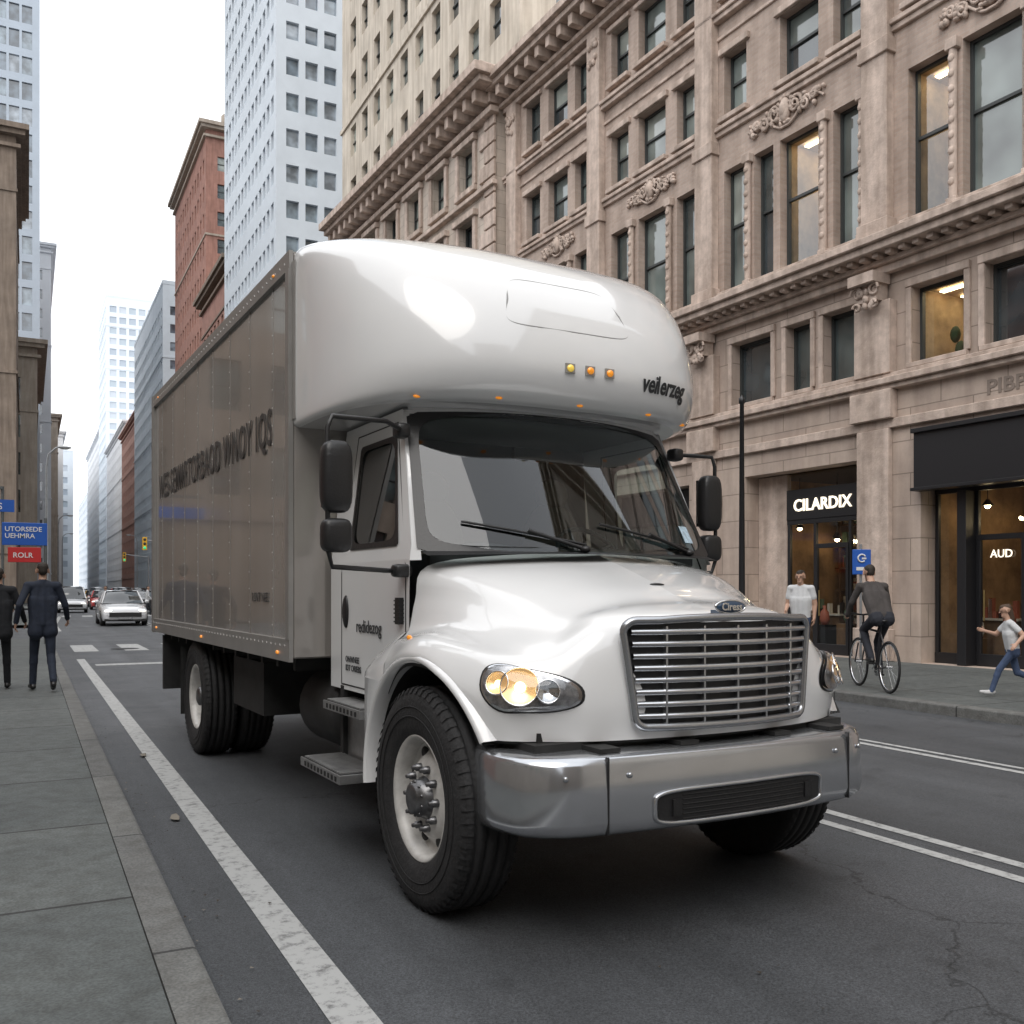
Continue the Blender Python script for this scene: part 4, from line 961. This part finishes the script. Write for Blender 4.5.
def human(name,J,mats,loc,rz,scale=1,voxel=.011,hair='short',female=False,parent=None,sleeve='long'):
    S=[]; V=Vector; A=lambda p,q,r0,r1,l_: S.append((V(p),V(q),r0,r1,l_))
    pel,ch,nk,hd=V(J['pel']),V(J['chest']),V(J['neck']),V(J['head'])
    sh=V(J['shR'])-V(J['shL']); sx=sh.normalized(); up=(nk-pel).normalized(); fw=up.cross(sx).normalized()
    if fw.dot(V((0,1,0)))<0: fw=-fw
    for s_ in (-1,1):
        A(pel+sx*s_*.07-up*.03,ch+sx*s_*.085,.108,.112,0); A(ch+sx*s_*.085,nk+sx*s_*.07-up*.06,.112,.07,0)
        A(pel+sx*s_*.072-up*.07,pel+sx*s_*.072-up*.02,.108,.110,1 if not J.get('coat') else 0)
    A(pel,ch,.115,.115,0); A(V(J['shL'])*.97+nk*.03,V(J['shR'])*.97+nk*.03,.066,.066,0); A(ch,nk-up*.06,.12,.075,0)
    A(nk-up*.07,hd-up*.07,.058,.052,2); A(nk-up*.07,nk-up*.02,.072,.064,0)
    hf=V(J.get('look',tuple(fw))).normalized(); hu=V((0,0,1)); hs=hf.cross(hu).normalized(); hu=hs.cross(hf).normalized()
    A(hd+hu*.03-hf*.02,hd+hu*.03+hf*.015,.084,.080,2); A(hd-hu*.03+hf*.02,hd-hu*.085+hf*.045,.064,.040,2)
    A(hd+hf*.090+hu*.0,hd+hf*.108-hu*.022,.010,.014,2); A(hd+hf*.082+hu*.022-hs*.03,hd+hf*.082+hu*.022+hs*.03,.014,.014,2)
    for s_ in (-1,1): A(hd+hs*s_*.080+hu*.01,hd+hs*s_*.084-hu*.03-hf*.005,.016,.011,2)
    A(hd+hu*.055-hf*.035,hd+hu*.06+hf*.03,.080,.064,3); A(hd+hu*.0-hf*.055,hd+hu*.05-hf*.045,.060,.073,3)
    if hair=='long':
        A(hd-hf*.06,hd-hf*.09-hu*.16,.07,.045,3); A(hd-hf*.06-hu*.05,hd-hf*.08-hu*.2,.06,.03,3)
    for s_,c in ((-1,'L'),(1,'R')):
        h,kn,an,to=[V(J[x+c]) for x in ('hip','kn','an','toe')]
        A(h,kn,.088 if not female else .080,.060,1); A(kn,an,.060,.048,1); A(kn-(kn-h).normalized()*.02,kn+(an-kn)*.3,.059,.06,1)
        heel=an+(V((an.x,an.y,an.z))-to)*.18; heel.z=max(to.z+.0,an.z-.055)
        A(heel,to,.042,.034,4); A(an-V((0,0,.02)),to*.6+an*.4-V((0,0,.015)),.046,.04,4)
        s0,el,wr=[V(J[x+c]) for x in ('sh','el','wr')]
        la=0 if sleeve=='long' else 2
        A(s0,el,.060,.046,0 if sleeve!='short' else 2); A(el,wr,.046,.036 if la==0 else .030,la)
        if sleeve=='short': A(s0,s0+(el-s0)*.55,.064,.062,0)
        d_=(wr-el).normalized() if 'handd'+c not in J else V(J['handd'+c]).normalized()
        side=fw if abs(d_.dot(fw))<.8 else up; side=(side-d_*side.dot(d_)).normalized(); nn=d_.cross(side).normalized()
        A(wr-(wr-el).normalized()*.01,wr+d_*.03,.026,.025,2)
        for q in (-.026,-.009,.009,.026): A(wr+d_*.015+side*q*.7,wr+d_*.085+side*q,.016,.014,2)
        inward=pel-wr; inward=inward-d_*inward.dot(d_)
        if inward.dot(nn)<0: nn=-nn
        g=J.get('grip',.35)
        for q,Lf in zip((.028,.0095,-.0095,-.028),(.068,.078,.072,.055)):
            b0=wr+d_*.088+side*q; b1=b0+(d_*(1-g*.5)+nn*g).normalized()*Lf*.5; b2=b1+(d_*(1-g*1.4)+nn*g*1.6).normalized()*Lf*.5
            A(b0,b1,.0095,.009,2); A(b1,b2,.009,.0075,2)
        b0=wr+d_*.03+side*.03; b1=b0+(d_*.6+side*.8+nn*.3).normalized()*.04; A(b0,b1,.013,.011,2); A(b1,b1+(d_*.9+side*.2+nn*.4).normalized()*.032,.011,.009,2)
    if J.get('coat'):
        for s_ in (-1,1): A(pel+sx*s_*.075+up*.05,pel+sx*s_*.085-up*.13,.105,.112,0)
    vs=[];fs=[]
    for p,q,r0,r1,l_ in S:
        v_,f_=capsule(p,q,r0,r1); o=len(vs); vs+=v_; fs+=[[i+o for i in f] for f in f_]
    me=bpy.data.meshes.new('t'); me.from_pydata(vs,[],fs); me.update(); ob=bpy.data.objects.new('t',me); col.objects.link(ob)
    md=ob.modifiers.new('r','REMESH'); md.mode='VOXEL'; md.voxel_size=voxel; md.use_smooth_shade=True
    sm=ob.modifiers.new('s','SMOOTH'); sm.factor=.5; sm.iterations=2
    bpy.context.view_layer.update(); dg=bpy.context.evaluated_depsgraph_get(); m2=bpy.data.meshes.new_from_object(ob.evaluated_get(dg)); bpy.data.objects.remove(ob)
    nf=len(m2.polygons); cen=np.zeros(nf*3); m2.polygons.foreach_get('center',cen); cen=cen.reshape(-1,3)
    best=np.full(nf,1e9); lab=np.zeros(nf,int)
    for p,q,r0,r1,l_ in S:
        p_=np.array(p);q_=np.array(q);d_=q_-p_;L2=max(1e-9,(d_@d_)); t=np.clip(((cen-p_)@d_)/L2,0,1); dist=np.linalg.norm(cen-(p_+t[:,None]*d_),axis=1)-(r0+(r1-r0)*t)
        u=dist<best; best[u]=dist[u]; lab[u]=l_
    for m_ in mats: m2.materials.append(m_)
    m2.polygons.foreach_set('material_index',lab.astype(np.int32)); m2.polygons.foreach_set('use_smooth',[True]*nf); m2.update(); m2.name='body'
    e=empty(name,loc,rz,parent); e.scale=(scale,)*3
    o=bpy.data.objects.new('body',m2); col.objects.link(o); o.parent=e
    b=MB()
    for s_ in (-1,1):
        p=hd+hf*.080+hu*.004+hs*s_*.03; b.ell(tuple(p),(.011,.011,.007),0,8,6)
    p=hd+hf*.080-hu*.052; b.ell(tuple(p),(.020,.012,.005),1,8,6)
    b.obj('eyes_and_mouth',[m_eye,m_lip],e)
    return e
skin=M('skin',(.46,.28,.20),.55,var=.08,vs=12); hairm=M('dark_hair',(.025,.018,.013),.7,bump=.3,bs=80)
navy=M('navy_suit',(.014,.020,.036),.85,var=.3,vs=9,bump=.6,bs=9); blk=M('black_cloth',(.012,.013,.016),.9,var=.2,vs=10,bump=.5,bs=9); shoe=M('black_shoes',(.01,.01,.01),.4)
wsh=M('white_shirt',(.55,.56,.57),.85,bump=.5,bs=10); jean=M('blue_jeans',(.05,.075,.14),.9,var=.2,vs=10,bump=.4,bs=12); gry=M('grey_brown_jacket',(.05,.044,.042),.9,var=.3,vs=8,bump=.6,bs=9); dtr=M('dark_trousers',(.02,.022,.03),.9,bump=.4,bs=10); wshoe=M('white_sneakers',(.5,.5,.5),.6)
walkJ=dict(pel=(0,0,.95),chest=(0,.02,1.25),neck=(0,.02,1.52),head=(0,.045,1.66),
 shL=(-.185,.01,1.455),shR=(.185,.01,1.455),elL=(-.30,-.12,1.19),elR=(.29,.04,1.18),wrL=(-.33,-.02,.96),wrR=(.33,.20,1.00),
 hipL=(-.088,0,.92),hipR=(.088,0,.92),knL=(-.10,.14,.51),knR=(.10,-.02,.49),anL=(-.11,.20,.095),anR=(.11,-.26,.16),toeL=(-.13,.36,.045),toeR=(.12,-.12,.045),coat=True)
def var(J,**k): d=dict(J); d.update(k); return d
standJ=var(walkJ,knL=(-.09,.01,.5),knR=(.09,.02,.5),anL=(-.10,-.02,.09),anR=(.11,.0,.09),toeL=(-.13,.13,.04),toeR=(.14,.15,.04),elL=(-.24,-.02,1.17),wrL=(-.24,.04,.93),elR=(.24,.0,1.17),wrR=(.22,.18,1.05))
human('man_in_suit',walkJ,[navy,navy,skin,hairm,shoe],(.18,14.4,.13),R(4),.98)
human('man_in_suit',var(walkJ,anL=(-.10,-.22,.14),knL=(-.095,0,.49),toeL=(-.10,-.09,.045),anR=(.10,.22,.095),knR=(.095,.14,.51),toeR=(.11,.37,.045)),[blk,blk,skin,hairm,shoe],(-.36,14.8,.13),R(-3),.94)
human('pedestrian',var(standJ,coat=False),[wsh,jean,skin,hairm,wshoe],(11.75,12.2,.13),R(120),.96,sleeve='short')
# child running: smaller torso/limb ratio, larger head
girlJ=dict(pel=(0,0,.90),chest=(0,.04,1.16),neck=(0,.07,1.40),head=(0,.11,1.57),shL=(-.15,.05,1.34),shR=(.15,.05,1.34),
 elL=(-.25,-.12,1.14),elR=(.25,.20,1.14),wrL=(-.34,.02,1.00),wrR=(.24,.40,1.20),hipL=(-.08,0,.86),hipR=(.08,0,.86),
 knL=(-.08,.24,.52),knR=(.08,-.10,.46),anL=(-.07,.36,.13),anR=(.08,-.44,.34),toeL=(-.07,.53,.12),toeR=(.08,-.42,.17),coat=False)
human('girl_running',girlJ,[wsh,jean,skin,M('brown_hair',(.06,.035,.02),.7),wshoe],(11.30,7.98,.10),R(50),.72,hair='long',female=True,sleeve='short')
CX,CY=10.40,9.42; BR=R(-26)
bk=empty('bicycle',(CX,CY,.13),BR)
b=MB()
for yc in (-.52,.54):
    b.tube([(0,yc+.33*math.cos(t),.345+.33*math.sin(t)) for t in np.linspace(0,2*math.pi,40,endpoint=False)],.018,0,8,closed=True)
    b.tube([(0,yc+.305*math.cos(t),.345+.305*math.sin(t)) for t in np.linspace(0,2*math.pi,40,endpoint=False)],.010,1,6,closed=True)
    b.tube([(-.04,yc,.345),(.04,yc,.345)],.02,1,8)
    for k in range(16):
        t=2*math.pi*k/16; b.tube([(.02*(-1)**k,yc,.345),(0,yc+.305*math.cos(t),.345+.305*math.sin(t))],.0018,1,4,caps=False)
BBk=(0,-.08,.29); st=(0,-.25,.86); hdp=(0,.36,.84)
for p,q,r_ in ((BBk,st,.016),(BBk,(0,.38,.76),.019),((0,-.23,.80),hdp,.017),(BBk,(0,-.52,.345),.011),((0,-.24,.80),(0,-.52,.345),.010),((0,.355,.92),(0,.42,.62),.02),((.05,.42,.62),(.05,.54,.345),.011),((-.05,.42,.62),(-.05,.54,.345),.011),(st,(0,-.27,.93),.013),((0,.355,.92),(0,.36,1.02),.014)):
    b.tube([p,q],r_,2,8)
b.tube([(-.30,.30,1.03),(-.2,.37,1.04),(0,.38,1.02),(.2,.37,1.04),(.30,.30,1.03)],.013,3,8)
b.ell((0,-.28,.955),(.075,.13,.03),3); b.ell((0,-.18,.95),(.03,.10,.022),3)
b.lathe([(.0,.0),(.09,.0),(.095,.005),(.09,.01)],(.03,-.08,.29),1,24)
b.tube([(.05,-.08,.29),(.06,.06,.20)],.012,1,6); b.tube([(-.05,-.08,.29),(-.06,-.22,.38)],.012,1,6); b.box(.06,.16,.02,.10,.185,.21,3); b.box(-.16,-.06,-.26,-.18,.365,.39,3)
b.obj('frame_and_wheels',[m_rub,m_chrome,M('bike_paint',(.03,.03,.035),.3),m_tblack],bk)
cycJ=dict(pel=(0,-.27,1.08),chest=(0,-.08,1.34),neck=(0,.10,1.55),head=(0,.17,1.69),shL=(-.18,.05,1.49),shR=(.18,.05,1.49),elL=(-.27,.14,1.25),elR=(.27,.14,1.25),wrL=(-.28,.27,1.07),wrR=(.28,.27,1.07),
 hipL=(-.088,-.25,1.03),hipR=(.088,-.25,1.03),knL=(-.10,.13,.86),knR=(.10,.10,.68),anL=(-.11,-.20,.475),anR=(.11,.04,.30),toeL=(-.11,-.06,.435),toeR=(.11,.17,.25),look=(0,1,-.1),grip=.7,handdL=(0,.95,-.25),handdR=(0,.95,-.25))
human('cyclist',cycJ,[gry,dtr,skin,hairm,shoe],(CX,CY,.13),BR,.95)
for i,(x,y,rz,m_) in enumerate(((12.4,33,10,blk),(-.6,24,5,gry),(-1.2,46,180,navy),(1.0,66,0,blk),(4,59,90,gry),(6.3,60,-90,wsh),(.6,88,0,blk),(1.3,97,180,gry),(8.0,58.6,80,blk))):
    human('pedestrian',walkJ,[m_,dtr,skin,hairm,shoe],(x,y,.13 if (x<.5 or x>10) else .01),R(rz),.97,voxel=.02)
# ---------------------------------------------------------------- cars
m_carglass=M('car_glass',(.02,.025,.03),.05,coat=1); m_hl=M('car_lamp',(.9,.9,.85),.2,em=(1,.95,.85),es=1.0); m_tl=M('tail_lamp',(.5,.02,.02),.2,em=(1,.05,.03),es=.5)
def car(name,paint,loc,rz,suv=False):
    e=empty(name,loc,rz); b=MB(); H=1.45 if not suv else 1.7
    st_=[(-2.2,.62,.35,.55),(-2.12,.80,.24,.66),(-1.8,.88,.2,.76),(-1.0,.91,.2,.88),(-.6,.92,.2,.94),(.6,.92,.2,.97),(1.5,.90,.2,.98),(2.05,.86,.24,.95),(2.2,.76,.32,.85)]
    ys=cr(np.array(st_),np.linspace(0,8,41)); rows=[]
    for y,w_,zb,zt in ys:
        p=[(-w_*.0,zt+.03),(w_*.6,zt+.02),(w_*.9,zt-.02),(w_,zt-.14),(w_*1.01,(zt+zb)/2),(w_*.97,zb+.08),(w_*.85,zb),(0,zb)]
        p=cr(np.array(p),np.linspace(0,7,22)); rows.append([(x,y,z) for x,z in p]+[(-x,y,z) for x,z in p[::-1][1:-1]])
    b.grid(rows,0,True,closec=True); b.add(rows[0],[tuple(range(len(rows[0])))],0); b.add(rows[-1],[tuple(range(len(rows[0])))],0)
    gh=[(-.95,.80,.90),(-.35,.70,H-.06),(.1,.68,H),(.9,.66,H-.02),(1.75 if not suv else 2.0,.74,.96)]
    rows=[]
    for y,w_,z in cr(np.array(gh),np.linspace(0,4,21)):
        wb=.84; zb=.92; z=max(z,zb+.01); f=(z-zb)/(H-zb); rows.append([(-wb,y,zb),(-wb+(wb-.66)*f*.9,y,zb+(z-zb)*.85),(-wb+(wb-.55)*f,y,z),(0,y,z+.02*f),(wb-(wb-.55)*f,y,z),(wb-(wb-.66)*f*.9,y,zb+(z-zb)*.85),(wb,y,zb)])
    b.grid(rows,1,True)
    b.grid([[(x,y,H+.012+ (0 if abs(x)<.5 else -.03)) for x in (-.62,-.3,0,.3,.62)] for y in (-.28,.2,.95)],0,True)
    for s_ in (-1,1):
        for pth in ([(s_*.82,-.92,.93),(s_*.64,-.32,H-.02)],[(s_*.83,.25,.95),(s_*.66,.22,H-.02)],[(s_*.83,1.7,.97),(s_*.62,.98,H-.02)],[(s_*.64,-.32,H-.02),(s_*.62,.98,H-.02)]): b.tube(pth,.035,0,6)
        b.ell((s_*.62,-2.1,.62),(.2,.09,.07),2,10,6); b.ell((s_*.68,2.14,.78),(.17,.07,.08),3,10,6); b.ell((s_*.99,-.62,1.0),(.1,.06,.07),0,8,6)
        for y in (-1.35,1.35):
            b.lathe([(.0,s_*.06),(.2,s_*.07),(.22,s_*.1),(.31,s_*.1),(.335,s_*.06),(.335,-s_*.1),(.0,-s_*.1)],(s_*.82,y,.335),4,24); b.lathe([(.0,s_*.11),(.18,s_*.105),(.2,s_*.09)],(s_*.82,y,.335),5,16)
    b.box(-.62,.62,-2.235,-2.1,.38,.56,4); b.box(-.26,.26,-2.24,-2.1,.28,.36,5); b.box(-.26,.26,2.1,2.215,.5,.62,5)
    b.box(-.8,.8,-2.17,-1.9,.20,.30,4)
    b.obj('car_body',[paint,m_carglass,m_hl,m_tl,m_rub,m_chrome],e)
pw_=M('car_paint_white',(.6,.61,.63),.25,coat=1); pk=M('car_paint_black',(.02,.02,.022),.25,coat=1); pg=M('car_paint_grey',(.2,.21,.22),.25,.4,coat=1); py=M('car_paint_yellow',(.75,.42,.03),.3,coat=1); pr_=M('car_paint_red',(.35,.03,.03),.3,coat=1)
car('car',pw_,(3.60,44.5,.008),R(0))
for nm,pt,x,y,rz,sv in (('car',pk,8.6,52,2,True),('taxi',py,6.0,84,2,False),('car',pw_,1.6,70,0,True),('car',pk,5.6,66,180,False),('car',pg,8.7,90,2,False),('car',pk,3.6,92,0,True),('taxi',py,8.6,104,2,False),('car',pr_,5.9,110,180,True),('car',pw_,2.7,120,0,False),('car',pk,6.2,132,180,True),('car',pg,3.2,145,0,False),('car',pk,8.8,122,2,True),('car',pw_,6.2,160,180,False),('car',pk,8.7,70,2,False),
  ('car',pr_,3.7,80,0,False),('taxi',py,3.4,108,0,False),('car',pk,2.0,133,0,True),('car',pg,5.9,96,180,True),('car',pk,1.9,158,0,True),('car',pr_,4.6,172,0,False),('taxi',py,7.0,185,180,False),('car',pk,3.0,198,0,True)):
    car(nm,pt,(x+bend(y),y,.008),R(rz-2.4 if y>60 else rz),sv)
# ---------------------------------------------------------------- street furniture
m_pole=M('pole_paint',(.10,.11,.11),.5,var=.2,vs=5); m_galv=M('galvanised_steel',(.32,.33,.34),.5,.6,var=.15,vs=4)
m_blue=M('sign_blue',(.02,.10,.42),.4); m_red=M('sign_red',(.5,.03,.03),.4); m_wl=M('sign_white',(.7,.7,.7),.5)
def lamp(x,y,side,h=10.2,arm=1.0):
    e=empty('street_lamp',(x,y,.12)); b=MB()
    b.lathe([(.2,0),(.2,.3),(.13,.5),(.11,.9),(.10,1),(.06,h-1)],(0,0,0),0,12,'z')
    b.tube([(0,0,h-1.2),(side*.1,0,h-.4),(side*.5,0,h),(side*arm,0,h+.1)],[.06,.055,.05,.04],0,8)
    b.ell((side*(arm+.3),0,h+.07),(.4,.15,.09),0,12,8); b.ell((side*(arm+.3),0,h+.0),(.26,.11,.06),1,12,8)
    b.obj('pole_and_head',[m_galv,M('lamp_glass',(.6,.6,.55),.3)],e)
lamp(1.0,64,1,10.0,.7); lamp(3.2,125,1); lamp(4.8,165,1); lamp(12.6,88,-1); lamp(15.8,165,-1)
def tsig(x,y,side):
    e=empty('traffic_light',(x,y,.12)); b=MB(); b.tube([(0,0,0),(0,0,5.2)],.08,0,10); b.tube([(0,0,5.0),(side*2.6,0,5.3)],.05,0,8)
    for px in (side*2.5,):
        b.box(px-.17,px+.17,-.15,.15,4.5,5.5,1)
        for i,mm in enumerate((3,2,4)): b.ell((px,-.16,4.67+i*.32),(.11,.05,.11),mm,10,6)
    b.obj('mast_and_signals',[m_galv,py,m_tblack,M('signal_green',(.02,.4,.2),.3,em=(.05,1,.4),es=.5),m_tblack],e)
tsig(10.6,79,-1); tsig(11.9,112,-1)
e=empty('lamp_post',(10.2,11.9,.13)); b=MB(); b.lathe([(.13,0),(.13,.2),(.075,.35),(.055,.8),(.034,4.35),(.05,4.37),(.05,4.44),(0,4.5)],(0,0,0),0,12,'z'); b.obj('post',[m_black],e)
e=empty('traffic_sign',(11.0,10.2,.13)); b=MB(); b.tube([(0,0,0),(0,0,2.05)],.02,1,8)
b.obj('post',[m_blue,m_galv],e)
e.rotation_euler=(0,0,R(-30)); b=MB(); b.box(-.135,.135,-.045,-.03,1.60,1.97,0); b.obj('panel',[m_blue],e,bevel=.008); b=MB(); b.tube([(.055*math.cos(t),-.05,1.84+.055*math.sin(t)) for t in np.linspace(0.5,5.5,16)],.012,0,6); b.box(-.08,.08,-.05,-.044,1.66,1.71,0); b.box(.0,.065,-.052,-.045,1.825,1.85,0); b.obj('symbol',[m_wl],e)
e=empty('street_sign',(.40,27.0,.13)); b=MB(); b.tube([(0,0,0),(0,0,3.2)],.04,1,8); b.box(-.98,.04,-.05,.03,2.50,3.07,0); b.box(-.85,-.1,-.04,.03,2.07,2.45,2)
b.obj('panels',[m_blue,m_pole,m_red],e,bevel=.01)
text('sign_letters','UTORSEDE\nUEHMRA',.17,m_wl,e,(-.92,-.056,2.85),'front',.002,.002)
text('sign_small_letters','ROLR',.18,m_wl,e,(-.74,-.046,2.19),'front',.002,.002)
e=empty('hanging_sign',(-1.25,31,0)); b=MB(); b.box(-3,.9,-.05,.05,3.75,4.10,0); b.box(-3,.6,-.06,.06,4.4,4.48,1); b.tube([(.6,0,0),(.6,0,4.48)],.04,1,8); b.obj('panel',[m_blue,m_pole],e)
text('hanging_sign_letters','IOOCNS',.26,m_wl,e,(-.4,-.056,3.82),'front',.002,.002)
b=MB(); b.lathe([(.0,.0),(.33,.0),(.34,.002)],(2.2,26,.010),0,28,'z'); b.obj('manhole_cover',[m_chas])
